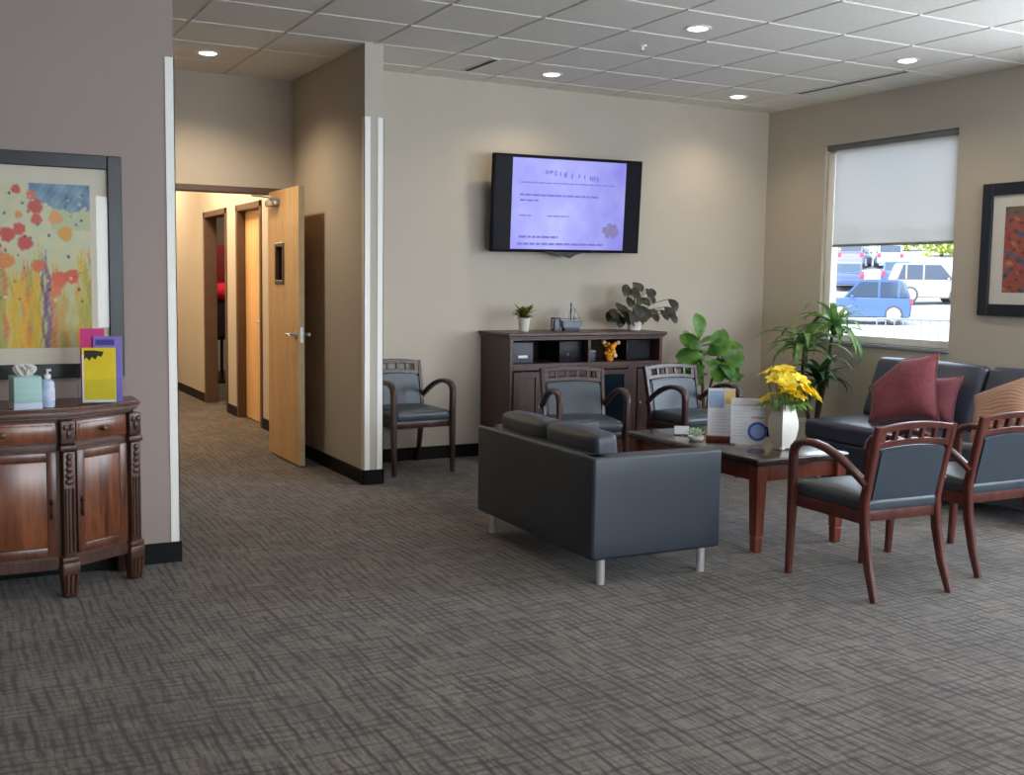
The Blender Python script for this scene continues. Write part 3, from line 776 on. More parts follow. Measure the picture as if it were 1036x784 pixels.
MB().box((0,0,0.004),(0.1,0.05,0.008),0.002).obj('tray', M['acrylic'], cd_)
MB().box((0,0.005,0.03),(0.09,0.018,0.05),0.001,1,(-0.25,0,0)).obj('cards', M['paper'], cd_)

# ------------------------------------------------------------------ television
tv = thing('wall_tv', 'wall-mounted flat TV showing a lavender slide, tilted slightly down', 'television', (4.755,7.845,2.09), 0.0)
W_, H_ = 1.425, 0.785
Rt = Euler((math.radians(4.0), math.radians(-0.7), math.radians(-0.6))).to_matrix().to_4x4()
def tvp(mb, name, m, par, **k):
    for v in mb.bm.verts: v.co = Rt @ v.co
    return mb.obj(name, m, par, **k)
hs = tvp(MB().box((0,0,0),(W_,0.05,H_),0.008), 'housing', M['bezel'], tv)
def screenmat():
    m, nt, out = nodes('lit_lavender_screen'); L = nt.links.new
    tc = nd(nt,'ShaderNodeTexCoord'); n = nd(nt,'ShaderNodeTexNoise'); n.inputs['Scale'].default_value = 2.6; n.inputs['Detail'].default_value = 3
    L(tc.outputs['Object'], n.inputs['Vector'])
    r = ramp(nt, [(0.36, C(146,138,246)), (0.5, C(156,154,248)), (0.66, C(170,172,250))], n.outputs['Fac'])
    e = nd(nt,'ShaderNodeEmission'); e.inputs[1].default_value = SCREEN; L(r.outputs[0], e.inputs[0])
    b = nd(nt,'ShaderNodeBsdfGlossy'); b.inputs['Roughness'].default_value = 0.2
    mx = nd(nt,'ShaderNodeMixShader'); mx.inputs[0].default_value = 0.03; L(e.outputs[0], mx.inputs[1]); L(b.outputs[0], mx.inputs[2]); L(mx.outputs[0], out.inputs[0]); return m
SCREEN = 0.9
tvp(MB().box((-0.0,-0.0255,0.0),(W_-0.03,0.003,H_-0.035)), 'dark_glass', M['bezel'], tv, smooth=False)
sx0, sx1, sz0, sz1 = -0.545, 0.545, -0.368, 0.366
scr = tvp(MB().b2((sx0,-0.0285,sz0),(sx1,-0.0268,sz1)), 'lit_slide', screenmat(), tv, smooth=False)
txm = emit('slide_text_violet', C(134,128,224), SCREEN); txl = emit('slide_text_pale', C(144,140,236), SCREEN)
random.seed(3)
def line(z, x0, x1, h, m, name, gap=0.012):
    mb = MB(); x = x0
    while x < x1:
        w = random.uniform(0.025,0.075); w = min(w, x1-x)
        mb.b2((x,-0.0294,z-h/2),(x+w,-0.0286,z+h/2)); x += w+gap
    tvp(mb, name, m, scr, smooth=False)
# title: blurred capital strokes
x = -0.25; rl_ = random.Random(12)
for k in range(13):
    if k in (5, 7): x += 0.03; continue
    mb = MB(); z0 = 0.234-0.003*k
    for st in range(rl_.choice((2,3,3))):          # blurred capital: unreadable strokes
        xx = x+rl_.uniform(0,0.026); hh = rl_.uniform(0.018,0.045); ww = rl_.uniform(0.005,0.014)
        zz = z0+rl_.uniform(0,0.05-hh); mb.b2((xx,-0.0294,zz),(xx+ww,-0.0286,zz+hh))
    tvp(mb, 'slide_letter', txm, scr, smooth=False); x += 0.044
for i,(z,a,b,h) in enumerate(((0.172,-0.47,0.44,0.012),(0.072,-0.47,0.28,0.016),(0.028,-0.47,-0.30,0.014),(-0.095,-0.47,-0.36,0.012),(-0.095,-0.21,0.0,0.012),(-0.268,-0.47,-0.1,0.018),(-0.325,-0.48,0.34,0.018))):
    line(z,a,b,h,txl if i in (0,3,4) else txm,'slide_text')
# grey flower emblem
mb = MB()
for (cx,cz,r_) in ((0.36,-0.20,0.03),(0.405,-0.165,0.026),(0.45,-0.175,0.028),(0.475,-0.215,0.026),(0.42,-0.215,0.032),(0.385,-0.24,0.024),(0.445,-0.245,0.024)):
    mb.prism([(cx+r_*(1+0.25*math.cos(5*q*2*PI/20))*math.cos(q*2*PI/20), cz+r_*(1+0.25*math.cos(5*q*2*PI/20))*math.sin(q*2*PI/20)) for q in range(20)], -0.0296, -0.0288, 'y')
tvp(mb, 'slide_emblem', emit('slide_emblem_grey', C(146,138,186), SCREEN), scr, smooth=False)
mb = MB(); mb.box((0,0.105,0),(0.5,0.03,0.32),0.004); mb.box((0,0.06,0),(0.12,0.09,0.2),0.004)
mb.prism([(-0.22,-0.39),(0.17,-0.39),(0.08,-0.415),(0.03,-0.44),(-0.02,-0.425),(-0.12,-0.405)], 0.0, 0.03, 'y')
mb.obj('wall_bracket', M['plastic_black'], tv, smooth=False)

# ------------------------------------------------------------------ console under the TV
cx0, cx1, cy0, cy1, cz = 4.135, 5.605, 7.65, 8.155, 1.045
cn = thing('media_console', 'tall dark brown media console with open cubbies and glass doors below the TV', 'cabinet', ((cx0+cx1)/2-0.095,(cy0+cy1)/2-0.15,0))
ox, oy = (cx0+cx1)/2, (cy0+cy1)/2
def B(mb, x0, x1, y0, y1, z0, z1, bev=0.002): return mb.b2((x0-ox,y0-oy,z0),(x1-ox,y1-oy,z1),bev,1)
mb = MB()
B(mb,cx0,cx0+0.03,cy0,cy1,0.06,1.005); B(mb,cx1-0.03,cx1,cy0,cy1,0.06,1.005)
B(mb,cx0+0.03,cx1-0.03,cy0+0.01,cy1-0.02,0.06,0.09); B(mb,cx0+0.03,cx1-0.03,cy0+0.006,cy1-0.02,0.775,0.80); B(mb,4.865,4.89,cy0+0.006,cy1-0.02,0.80,1.005)
B(mb,cx0+0.03,cx1-0.03,cy0,cy0+0.02,0.985,1.005); B(mb,cx0+0.03,cx1-0.03,cy0,cy0+0.02,0.745,0.80)
for x in (4.435,4.875,5.27): B(mb,x-0.02,x+0.02,cy0+0.004,cy0+0.03,0.09,0.745)
B(mb,5.255,5.345,cy0-0.004,cy0+0.03,0.09,0.775)
B(mb,cx0-0.005,cx1+0.005,cy0-0.008,cy1,0.0,0.075,0.004)
mb.obj('carcass', M['console'], cn, smooth=False)
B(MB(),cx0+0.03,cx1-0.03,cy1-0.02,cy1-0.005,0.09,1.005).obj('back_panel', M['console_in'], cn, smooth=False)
mb = MB(); B(mb,cx0-0.03,cx1+0.03,cy0-0.03,cy1,1.018,1.045,0.006); B(mb,cx0-0.015,cx1+0.015,cy0-0.015,cy1,1.0,1.018,0.004)
mb.obj('top', M['console'], cn)
def sdoor(x0, x1, kx):
    mb = MB(); z0, z1 = 0.10, 0.735; s = 0.05
    B(mb,x0,x0+s,cy0-0.012,cy0+0.004,z0,z1); B(mb,x1-s,x1,cy0-0.012,cy0+0.004,z0,z1); B(mb,x0+s,x1-s,cy0-0.012,cy0+0.004,z1-s,z1); B(mb,x0+s,x1-s,cy0-0.012,cy0+0.004,z0,z0+s); B(mb,x0+s,x1-s,cy0-0.002,cy0+0.004,z0+s,z1-s)
    d = mb.obj('door', M['console'], cn, smooth=False)
    MB().ball((kx-ox,cy0-0.022-oy,0.45),(0.012,0.012,0.012)).obj('knob', M['steel'], d)
sdoor(4.165,4.415,4.39); sdoor(5.35,5.575,5.37)
teal = pmat('dark_teal_glass', C(24,40,52), 0.12, var=0.2, scale=3)
for (x0,x1) in ((4.457,4.853),(4.897,5.25)):
    mb = MB(); z0, z1, s = 0.10, 0.735, 0.04
    B(mb,x0,x0+s,cy0-0.012,cy0+0.004,z0,z1); B(mb,x1-s,x1,cy0-0.012,cy0+0.004,z0,z1); B(mb,x0+s,x1-s,cy0-0.012,cy0+0.004,z1-s,z1); B(mb,x0+s,x1-s,cy0-0.012,cy0+0.004,z0,z0+s)
    d = mb.obj('door', M['console'], cn, smooth=False)
    B(MB(),x0+s,x1-s,cy0-0.004,cy0+0.001,z0+s,z1-s,0.0).obj('glass_pane', teal, d, smooth=False)
zc = 0.801
def boxthing(name, label, cat, c, d, m, extras=()):
    t = thing(name, label, cat, (c[0]-0.095,c[1]-0.15,c[2]))
    MB().box((0,0,d[2]/2),d,0.006).obj('case', m, t)
    for nm, cc, dd, mm in extras: MB().box(cc,dd,0.002).obj(nm, mm, t)
boxthing('media_box','slate grey media box with a white label in the left cubby','electronics',(4.29,7.82,zc),(0.19,0.2,0.165),pmat('slate_box',C(76,76,88),0.5),[('white_label',(0.0,-0.101,0.05),(0.085,0.003,0.022),M['paper'])])
boxthing('cable_box','black receiver with a small round dial in the left cubby','electronics',(4.745,7.84,zc),(0.22,0.22,0.17),M['plastic_black'],[('dial',(-0.03,-0.112,0.06),(0.022,0.006,0.022),pmat('dial_grey',C(70,74,90),0.4))])
boxthing('speaker_box','black speaker box in the right cubby beside the orange bouquet','electronics',(5.44,7.86,zc),(0.255,0.2,0.17),M['plastic_black'],[('grille',(0.0,-0.102,0.085),(0.225,0.004,0.14),pmat('grille_black',C(24,20,34),0.8,var=0.3,scale=200))])
boxthing('small_player','small grey player at the left of the right cubby','electronics',(4.935,7.78,zc),(0.075,0.14,0.08),pmat('player_blue',C(44,56,74),0.5),[('top_strip',(0,0,0.083),(0.078,0.145,0.016),pmat('player_grey',C(120,116,110),0.5))])
og = thing('orange_bouquet','orange and yellow flower cluster in the right console cubby','flowers',(5.035,7.59,zc))
MB().lathe([(0.026,0),(0.034,0.02),(0.036,0.055),(0.028,0.055)],(0,0,0)).obj('pot', M['orange'], og)
mb = MB(); mb2 = MB(); random.seed(5)
for k in range(26):
    z = random.uniform(0.05,0.15); w = 0.028+0.045*(z-0.03)/0.12; a = random.uniform(0,2*PI)
    mb.ball((w*math.cos(a)*random.uniform(0.4,1),w*0.7*math.sin(a),z),random.uniform(0.014,0.022),8,5)
for p in ((-0.07,-0.015,0.155),(0.072,-0.015,0.150),(0.02,-0.05,0.045)): mb2.ball(p,0.019,10,6)
mb.obj('blossom_cluster', M['orange'], og); mb2.obj('pale_blossoms', M['pale_orange'], og)

# plants and boat on the console
p1 = thing('small_potted_plant','small bushy green plant in a white tapered pot on the console','plant',(4.29,7.73,1.046))
MB().lathe([(0.034,0),(0.038,0.005),(0.050,0.108),(0.052,0.112),(0.045,0.112),(0.043,0.095)],(0,0,0)).obj('pot', M['ceramic'], p1)
MB().lathe([(0.043,0.09),(0.043,0.098)],(0,0,0)).obj('soil', M['soil'], p1)
mb = MB(); random.seed(11)
for k in range(70):
    a = random.uniform(0,2*PI); el = random.uniform(0.05,1.1)
    b0 = V(random.uniform(-0.03,0.03),random.uniform(-0.03,0.03),0.10+random.uniform(0,0.04))
    mb.leaf(b0,(math.cos(a)*math.cos(el),math.sin(a)*math.cos(el),math.sin(el)*0.9),random.uniform(0.075,0.135),0.032,droop=0.4,fold=0.1,n=4,shape='lance')
mb.obj('foliage', M['small_green'], p1, angle=60)
bt_ = thing('model_sailboat','small grey model sailing boat on the console','ornament',(4.735,7.73,1.046),0.05)
gm = pmat('blue_grey_wood', C(120,134,150), 0.6, var=0.2, scale=30); gd = pmat('dark_grey_wood', C(62,66,74), 0.6, var=0.2)
mb = MB(); mb.prism([(-0.09,0.028),(0.085,0.028),(0.10,0.078),(-0.10,0.078)], -0.03, 0.03, 'y', 0.006)
mb.box((0,0,0.082),(0.21,0.068,0.012),0.003); mb.obj('hull', gm, bt_)
MB().box((0,0,0.014),(0.15,0.05,0.028),0.003).obj('stand', gd, bt_)
mb = MB(); mb.tube([(0.0,0,0.08),(0.0,0,0.235)],0.005,8); mb.tube([(-0.10,0,0.10),(0.08,0,0.105)],0.003,6); mb.tube([(0.03,0,0.08),(0.035,0,0.19)],0.004,8)
mb.obj('mast', gd, bt_)
mb = MB()
for a,b in (((0,0,0.23),(-0.10,0,0.09)),((0,0,0.23),(0.10,0,0.09)),((0,0,0.2),(0.06,0.03,0.085)),((0,0,0.2),(-0.05,-0.03,0.085))): mb.tube([a,b],0.0016,5)
mb.obj('rigging', gd, bt_)
mb = MB(); mb.prism([(-0.008,0.115),(-0.085,0.112),(-0.012,0.22)],-0.002,0.002,'y'); mb.prism([(0.01,0.12),(0.075,0.115),(0.012,0.215)],-0.002,0.002,'y'); mb.obj('sails', pmat('pale_grey_sail',C(178,176,172),0.8), bt_)
lb = thing('dark_lantern','small dark lantern standing against the stern of the model boat','ornament',(4.59,7.73,1.046))
mb = MB(); mb.box((0,0,0.01),(0.06,0.06,0.02),0.003); mb.box((0,0,0.105),(0.062,0.062,0.014),0.003)
for x in (-1,1):
    for y in (-1,1): mb.box((x*0.025,y*0.025,0.06),(0.009,0.009,0.09))
mb.obj('lantern_frame', gd, lb, smooth=False); MB().box((0,0,0.055),(0.034,0.034,0.07)).obj('candle', gm, lb)

p3 = thing('dark_leaved_plant','dark round-leaved plant spilling from a white pot at the console end','plant',(5.375,7.73,1.046))
MB().lathe([(0.05,0),(0.055,0.005),(0.07,0.10),(0.072,0.105),(0.062,0.105),(0.06,0.09)],(0,0,0)).obj('pot', M['ceramic'], p3)
MB().lathe([(0.06,0.085),(0.06,0.092)],(0,0,0)).obj('soil', M['soil'], p3)
lv = [(-0.13,0.36,0.11),(-0.06,0.34,0.10),(0.03,0.38,0.11),(0.07,0.33,0.09),(-0.02,0.27,0.08),(-0.12,0.20,0.13),(-0.17,0.15,0.12),(-0.21,0.14,0.11),(-0.19,0.12,0.10),(-0.06,0.15,0.13),(0.02,0.12,0.14),(0.05,0.12,0.12),(0.16,0.14,0.12),(0.22,0.12,0.09),(0.17,0.33,0.07),(0.12,0.27,0.07),(0.27,0.24,0.11),(0.31,0.17,0.12),(0.34,0.14,0.10),(0.31,0.11,0.09),(-0.10,0.26,0.09),(-0.02,0.12,0.12),(-0.09,0.13,0.12),(0.09,0.18,0.12),(-0.03,0.20,0.12),(0.05,0.24,0.11),(-0.14,0.11,0.11)]
mb = MB(); ms = MB(); random.seed(4)
for x,z,s in lv:
    y = random.uniform(-0.12,0.10); tip = V(x,y,z+0.03)
    ms.tube([(0,0,0.09),(x*0.5,y*0.5,max(0.14,z*0.75+0.05)),tuple(tip)],0.0035,5)
    mb.leaf(tip,(x*0.8+random.uniform(-0.1,0.1),-0.25,-0.25+random.uniform(-0.15,0.2)),s*1.2,s*1.0,up=(0.1,-0.9,0.5),droop=0.5,fold=0.08,n=6,shape='oval')
ms.obj('stem', M['stem'], p3); mb.obj('foliage', M['burgundy_leaf'], p3, angle=60)

# ------------------------------------------------------------------ floor plants
fp = thing('fiddle_leaf_plant','green fiddle-leaf plant in a dark floor pot beside the console','plant',(6.02,7.56,0))
MB().lathe([(0.12,0),(0.13,0.01),(0.165,0.30),(0.17,0.33),(0.15,0.33),(0.145,0.29)],(0,0,0),28).obj('pot', M['pot_dark'], fp)
MB().lathe([(0.145,0.27),(0.145,0.285)],(0,0,0)).obj('soil', M['soil'], fp)
ms = MB()
ms.tube([(0,0,0.27),(-0.02,0,0.55),(-0.05,0,0.78),(-0.08,0,1.0)],[0.016,0.014,0.011,0.006],8); ms.tube([(0.02,0,0.27),(0.06,0,0.55),(0.12,-0.02,0.78),(0.14,-0.02,0.9)],[0.014,0.012,0.009,0.005],8)
ms.tube([(0.0,-0.03,0.27),(0.1,-0.08,0.5),(0.20,-0.1,0.60)],[0.010,0.008,0.005],8)
ms.obj('stem', M['stem'], fp)
mb = MB()
for (b,d,L_,W2_,u) in (
 ((-0.08,0,0.98),(0.02,0.0,1),0.23,0.15,(0,-1,0.1)), ((-0.08,0,0.95),(-0.8,-0.2,0.6),0.22,0.10,(0.3,-0.3,1)), ((-0.07,0,0.93),(0.9,-0.2,0.5),0.20,0.09,(-0.4,-0.3,1)),
 ((-0.06,0,0.86),(-0.7,-0.5,0.35),0.22,0.13,(0,-0.6,1)), ((-0.05,0,0.80),(-0.9,0.1,-0.15),0.26,0.13,(0,-0.5,1)), ((-0.05,0,0.74),(-0.7,-0.3,-0.5),0.2,0.12,(-0.3,-0.6,1)),
 ((-0.06,0,0.9),(0.3,-0.8,0.3),0.2,0.13,(0,-0.3,1)), ((0.13,-0.02,0.88),(0.9,-0.2,0.25),0.27,0.14,(-0.1,-0.6,1)), ((0.13,-0.02,0.86),(0.5,-0.4,-0.5),0.28,0.17,(0.2,-0.9,0.5)),
 ((0.12,-0.02,0.80),(0.1,-0.6,-0.4),0.24,0.15,(0,-0.9,0.5)), ((0.14,-0.02,0.9),(0.1,-0.3,0.9),0.17,0.11,(0,-1,0.2)), ((0.10,0,0.76),(0.9,0.2,0.1),0.22,0.12,(0,-0.5,1)),
 ((-0.03,0,0.68),(-0.6,-0.7,0.1),0.19,0.12,(0,-0.5,1)), ((0.05,0,0.72),(0.2,-0.9,0.4),0.2,0.13,(0,-0.4,1)), ((-0.02,0,0.82),(0.4,0.8,0.4),0.2,0.13,(0,-0.5,1)), ((-0.04,0,0.70),(-0.9,-0.4,0.3),0.28,0.16,(0,-0.7,0.8)), ((0.0,-0.02,0.84),(0.5,-0.7,0.5),0.24,0.16,(0,-0.8,0.5)), ((-0.05,-0.02,0.78),(-0.3,-0.9,0.1),0.24,0.16,(0,-0.4,1)), ((0.10,0,0.70),(0.6,-0.7,-0.2),0.26,0.17,(0,-0.8,0.5)), ((-0.06,0,0.64),(-0.8,-0.5,-0.1),0.24,0.15,(0,-0.7,0.7)), ((0.06,0,0.84),(0.7,-0.2,0.8),0.22,0.13,(-0.3,-0.8,0.4)), ((-0.05,-0.05,0.80),(-0.88,0.47,0.15),0.26,0.16,(-0.5,-0.8,0.3)), ((-0.05,-0.05,0.74),(-0.75,0.4,-0.45),0.25,0.15,(-0.5,-0.8,0.3)), ((-0.07,-0.04,0.88),(-0.7,0.37,0.55),0.24,0.14,(-0.5,-0.8,0.3)), ((0.02,-0.06,0.80),(0.3,-0.2,-0.7),0.24,0.15,(-0.5,-0.8,0.3)), ((0.0,-0.05,0.9),(0.5,-0.25,0.5),0.22,0.15,(-0.5,-0.8,0.3)), ((0.12,-0.06,0.82),(0.88,-0.47,-0.1),0.24,0.16,(-0.5,-0.8,0.3)), ((0.20,-0.1,0.60),(0.7,-0.3,0.5),0.15,0.08,(0,-0.5,1))):
    mb.leaf(b,d,L_,W2_,up=u,droop=0.45,fold=0.12,n=8,shape='oval')
mb.obj('foliage', M['green'], fp, angle=60)

pl = thing('corner_palm','tall palm-like dracaena with arching strap leaves in the corner by the window','plant',(6.755,6.98,0))
MB().lathe([(0.13,0),(0.14,0.01),(0.17,0.27),(0.175,0.29),(0.155,0.29),(0.15,0.25)],(0,0,0),28).obj('pot', M['ceramic'], pl)
MB().lathe([(0.15,0.235),(0.15,0.25)],(0,0,0)).obj('soil', M['soil'], pl)
ms = MB()
ms.tube([(0.02,0,0.24),(0.05,-0.05,0.55),(0.06,-0.1,0.85),(0.05,-0.13,1.07)],[0.020,0.017,0.015,0.012],8)
ms.tube([(-0.04,0,0.24),(-0.14,-0.02,0.5),(-0.2,-0.05,0.75),(-0.22,-0.08,0.92)],[0.018,0.015,0.012,0.010],8)
ms.tube([(-0.02,-0.04,0.24),(-0.08,-0.12,0.5),(-0.16,-0.2,0.66)],[0.014,0.011,0.009],8)
ms.obj('trunk', M['stem'], pl)
random.seed(21); mb = MB(); md = MB()
for (hx_,hy_,hz_,n_,ln,tgt) in ((0.07,-0.13,1.08,34,0.50,0),(-0.22,-0.08,0.95,28,0.46,0),(-0.16,-0.2,0.68,24,0.38,1)):
    for k in range(n_):
        a = k*2.399+0.4; el = random.uniform(0.05,1.25)
        d = (math.cos(a)*math.cos(el),math.sin(a)*math.cos(el),math.sin(el))
        L_ = ln*random.uniform(0.7,1.1)
        if d[0] > 0.0: L_ *= (0.85 if hx_ > 0 else 1.0)
        if hx_+d[0]*L_ > 0.27: L_ = min(L_, max(0.12, (0.27-hx_)/d[0]))
        if d[1] > 0.3: L_ = min(L_, 0.42)
        (md if tgt else mb).leaf((hx_,hy_,hz_+random.uniform(-0.06,0.04)),d,L_,0.072,droop=random.uniform(0.8,1.6),fold=0.18,n=9,shape='strap')
mb.obj('leaf_crown', M['green_palm'], pl, angle=60); md.obj('lower_leaves', M['green_dark'], pl, angle=60)
# light levels
LAMP, HALL, SUN, SKY, EXPO = 28.0, 92.0, 8.0, 5.0, 0.0
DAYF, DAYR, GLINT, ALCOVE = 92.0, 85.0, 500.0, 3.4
# ------------------------------------------------------------------ framed pictures
def painted_grid(name, mat, par, x0, x1, z0, z1, y, nx, nz, fn, axis='y', thick=0.0015):
    """flat print: a grid whose pigment is a colour attribute; fn(u,v) u right, v down, 0..1"""
    bm = bmesh.new(); g = []
    for j in range(nz+1):
        row = []
        for i in range(nx+1):
            a = x0+(x1-x0)*i/nx; z = z1-(z1-z0)*j/nz
            row.append(bm.verts.new((a,y,z) if axis == 'y' else (y,a,z)))
        g.append(row)
    for j in range(nz):
        for i in range(nx): bm.faces.new((g[j][i],g[j+1][i],g[j+1][i+1],g[j][i+1]))
    me = bpy.data.meshes.new(name); bm.to_mesh(me); bm.free()
    ca = me.color_attributes.new('Col','FLOAT_COLOR','POINT')
    k = 0
    for j in range(nz+1):
        for i in range(nx+1):
            c = fn(i/nx, j/nz); ca.data[k].color = (lin(c[0]),lin(c[1]),lin(c[2]),1); k += 1
    me.materials.append(mat)
    o = bpy.data.objects.new(name, me); COL.objects.link(o); o.parent = par
    return o
def frame_bars(x0, x1, z0, z1, w, y0, y1, axis='y'):
    mb = MB()
    for (a,b,c,d) in ((x0,x0+w,z0,z1),(x1-w,x1,z0,z1),(x0+w,x1-w,z0,z0+w),(x0+w,x1-w,z1-w,z1)):
        if axis == 'y': mb.b2((a,y0,c),(b,y1,d),0.004,1)
        else: mb.b2((y0,a,c),(y1,b,d),0.004,1)
    return mb
def mixc(a, b, t): return tuple(a[i]+(b[i]-a[i])*t for i in range(3))
rnd = random.Random(9)
# broad free dabs (u in px 0..90 for the seen right half, v in px 0..166)
blobs = [(15,7,5,(206,84,80)),(30,12,5,(214,120,104)),(34,23,8,(204,84,80)),(35,36,6,(210,96,88)),(5.5,52,8,(206,80,76)),(17.5,46,6.5,(208,86,82)),(23,60,8,(206,82,78)),(17,32,4,(224,150,110)),
 (54,34,7.5,(230,168,106)),(64,50,8,(228,166,80)),(4.6,78,8,(232,140,80)),(36,83,7,(226,110,76)),(57,96,9,(226,98,74)),(70,93,8,(220,88,74)),(53,108,6,(230,120,80)),
 (-14,26,8,(206,90,84)),(-30,40,9,(228,150,90)),(-48,22,7,(204,84,80)),(-40,66,8,(226,120,80)),(-62,52,9,(230,170,96)),(-20,84,8,(214,96,84)),(-78,34,8,(206,86,84)),(-80,80,9,(228,120,80))]
sm = [(rnd.uniform(-100,90),rnd.uniform(10,120),rnd.uniform(0.8,1.8),rnd.choice(((60,70,66),(96,84,120),(110,130,90),(240,224,180)))) for _ in range(90)]
cols = [(rnd.uniform(-100,90),rnd.uniform(1.5,5),rnd.uniform(60,120),rnd.choice(((236,184,56),(232,160,56),(240,200,96),(176,172,84),(150,160,84),(222,120,70),(196,190,120)))) for _ in range(60)]
cols += [(12,7,92,(238,184,50)),(21,4,96,(240,196,70)),(32,6,90,(240,176,48)),(44,3.2,72,(122,104,146)),(46,2.2,100,(150,104,150)),(41,2,90,(110,96,140)),(60,5,108,(196,170,110)),(-8,6,96,(180,176,100)),(-44,3,80,(122,104,146))]
def flowers(u, v):
    x = -102+u*192; y = v*166
    n1 = math.sin(x*0.33+y*0.12)+math.sin(x*0.12-y*0.31+1.3)+0.6*math.sin(x*0.9+y*0.7)
    c = mixc((206,212,184),(222,216,176),0.5+0.2*n1)
    if y > 60: c = mixc(c,(188,182,110),min(1,(y-60)/80)*(0.65+0.12*n1))
    if x > 28 and y < 26-max(0,(60-x))*0.35+2*n1: c = mixc((112,140,170),(150,176,190),0.5+0.25*n1)
    elif x > 50 and y < 46: c = mixc((192,204,180),(206,206,150),0.5+0.3*n1)
    for (cx,w,top,cc) in cols:
        d = abs(x-cx-2.2*math.sin(y*0.14+cx))
        if d < w and y > top+6*math.sin(x*1.7): c = mixc(c, cc, (1-d/w)**0.5*(0.75+0.2*math.sin(y*0.9+x*0.8)))
    for (bx,by,r_,cc) in blobs:
        q = math.hypot(x-bx, (y-by)*1.05)/r_*(1+0.07*math.sin(3*math.atan2(y-by,x-bx)+bx)+0.05*math.sin(7*math.atan2(y-by,x-bx)+by))
        if q < 1: c = mixc(cc, mixc(cc,(255,220,190),0.35), 0.4+0.35*math.sin(x*1.9+math.sin(y*2.1)*2)) if q < 0.85 else mixc(cc, c, 0.5)
    for (bx,by,r_,cc) in sm:
        if math.hypot(x-bx,y-by) < r_: c = mixc(c, cc, 0.7)
    return c
pz0, pz1, px1 = 0.960, 2.020, 0.853; px0 = -0.235; fwid = 0.066
pc = thing('framed_painting','large black-framed flower painting hung above the carved sideboard','picture',((px0+px1)/2,YL,1.47))
qx, qz = (px0+px1)/2, 1.47
frame_bars(px0-qx,px1-qx,pz0-qz,pz1-qz,fwid,-0.032,-0.002).obj('frame', M['black_frame'], pc)
MB().b2((px0+fwid-qx-0.004,-0.014,pz0+fwid-qz-0.004),(px1-fwid-qx+0.004,-0.003,pz1-fwid-qz+0.004)).obj('mat_board', M['matboard'], pc, smooth=False)
painted_grid('print', vcol('painted_paper',0.7), pc, -0.118-qx, 0.708-qx, 1.103-qz, 1.876-qz, -0.0145, 190, 150, flowers)
MB().b2((px0+fwid-qx-0.004,-0.0205,pz0+fwid-qz-0.004),(px1-fwid-qx+0.004,-0.0185,pz1-fwid-qz+0.004)).obj('glazing', M['picglass'], pc, smooth=False)

def abstract(u, v):
    n1 = math.sin(u*21+3*math.sin(v*17))+math.sin(v*23+2*math.sin(u*13+1)); n2 = math.sin(u*47+v*31)+math.sin(v*57-u*19)
    c = mixc((156,62,58),(186,104,80),0.5+0.25*n1)
    if n1+0.4*n2 > 0.9: c = mixc((120,96,130),(90,84,110),0.5+0.25*n2)
    if n1-0.3*n2 < -1.1: c = mixc((196,150,100),(150,60,52),0.5+0.25*n2)
    if v < 0.12: c = mixc(c,(110,104,86),0.8)
    if n2 > 1.5: c = mixc(c,(70,60,66),0.6)
    return c
pr = thing('framed_print','dark-framed abstract red print with wide white mat beside the window','picture',(XR,5.0,1.72))
def PB(mb, a, b, z0, z1, x0, x1): return mb.b2((x0,a-5.0,z0-1.72),(x1,b-5.0,z1-1.72))
fy0, fy1, fz0, fz1, fwr = 4.41, 5.592, 1.243, 2.221, 0.088
frame_bars(fy0-5.0,fy1-5.0,fz0-1.72,fz1-1.72,fwr,-0.034,-0.002,'x').obj('frame', M['blue_black'], pr)
PB(MB(),fy0+fwr-0.004,fy1-fwr+0.004,fz0+fwr-0.004,fz1-fwr+0.004,-0.014,-0.003).obj('mat_board', M['white_mat'], pr, smooth=False)
painted_grid('print', vcol('printed_paper',0.7), pr, 5.398-5.0, 4.61-5.0, 1.417-1.72, 2.045-1.72, -0.0145, 90, 80, abstract, 'x')
PB(MB(),fy0+fwr-0.004,fy1-fwr+0.004,fz0+fwr-0.004,fz1-fwr+0.004,-0.0205,-0.0185).obj('glazing', M['picglass'], pr, smooth=False)

# ------------------------------------------------------------------ carved sideboard
sbx = 0.275
sb = thing('carved_sideboard','carved brown walnut sideboard with stepped front against the taupe wall','sideboard',(sbx,YL-0.014,0))
plan = [(-0.575,-0.005),(-0.575,-0.21),(-0.262,-0.405),(0.262,-0.405),(0.575,-0.21),(0.575,-0.005)]
def outset(p, d):
    return [(-0.575-d,-0.005),(-0.575-d,-0.21-d*0.6),(-0.262-d*0.45,-0.405-d),(0.262+d*0.45,-0.405-d),(0.575+d,-0.21-d*0.6),(0.575+d,-0.005)]
mb = MB(); mb.prism(plan,0.175,0.815,'z'); mb.obj('body', M['side'], sb, smooth=False)
mb = MB()
mb.prism(outset(plan,0.012),0.13,0.185,'z',0.006,2); mb.prism(outset(plan,0.010),0.672,0.695,'z',0.006,2); mb.prism(outset(plan,0.008),0.805,0.822,'z',0.004,1)
mb.obj('moulding', M['side_dark'], sb)
mb = MB(); mb.prism(outset(plan,0.028),0.822,0.84,'z',0.007,2); mb.prism(outset(plan,0.042),0.838,0.862,'z',0.010,3)
mb.obj('top', M['side'], sb)
def seg(p, q):
    p, q = Vector(p), Vector(q); d = (q-p).normalized(); return p, d, Vector((d.y,-d.x)), (q-p).length
def panel(mb, sg, t0, t1, z0, z1, o0, o1, bev=0.003):
    p, d, n, L_ = sg
    a = math.atan2(d.y, d.x); c = p+d*(t0+t1)/2+n*(o0+o1)/2
    mb.box((c.x,c.y,(z0+z1)/2),(t1-t0,o1-o0,z1-z0),bev,2,(0,0,a))
def at(sg, t, o, z): p, d, n, L_ = sg; c = p+d*t+n*o; return (c.x,c.y,z)
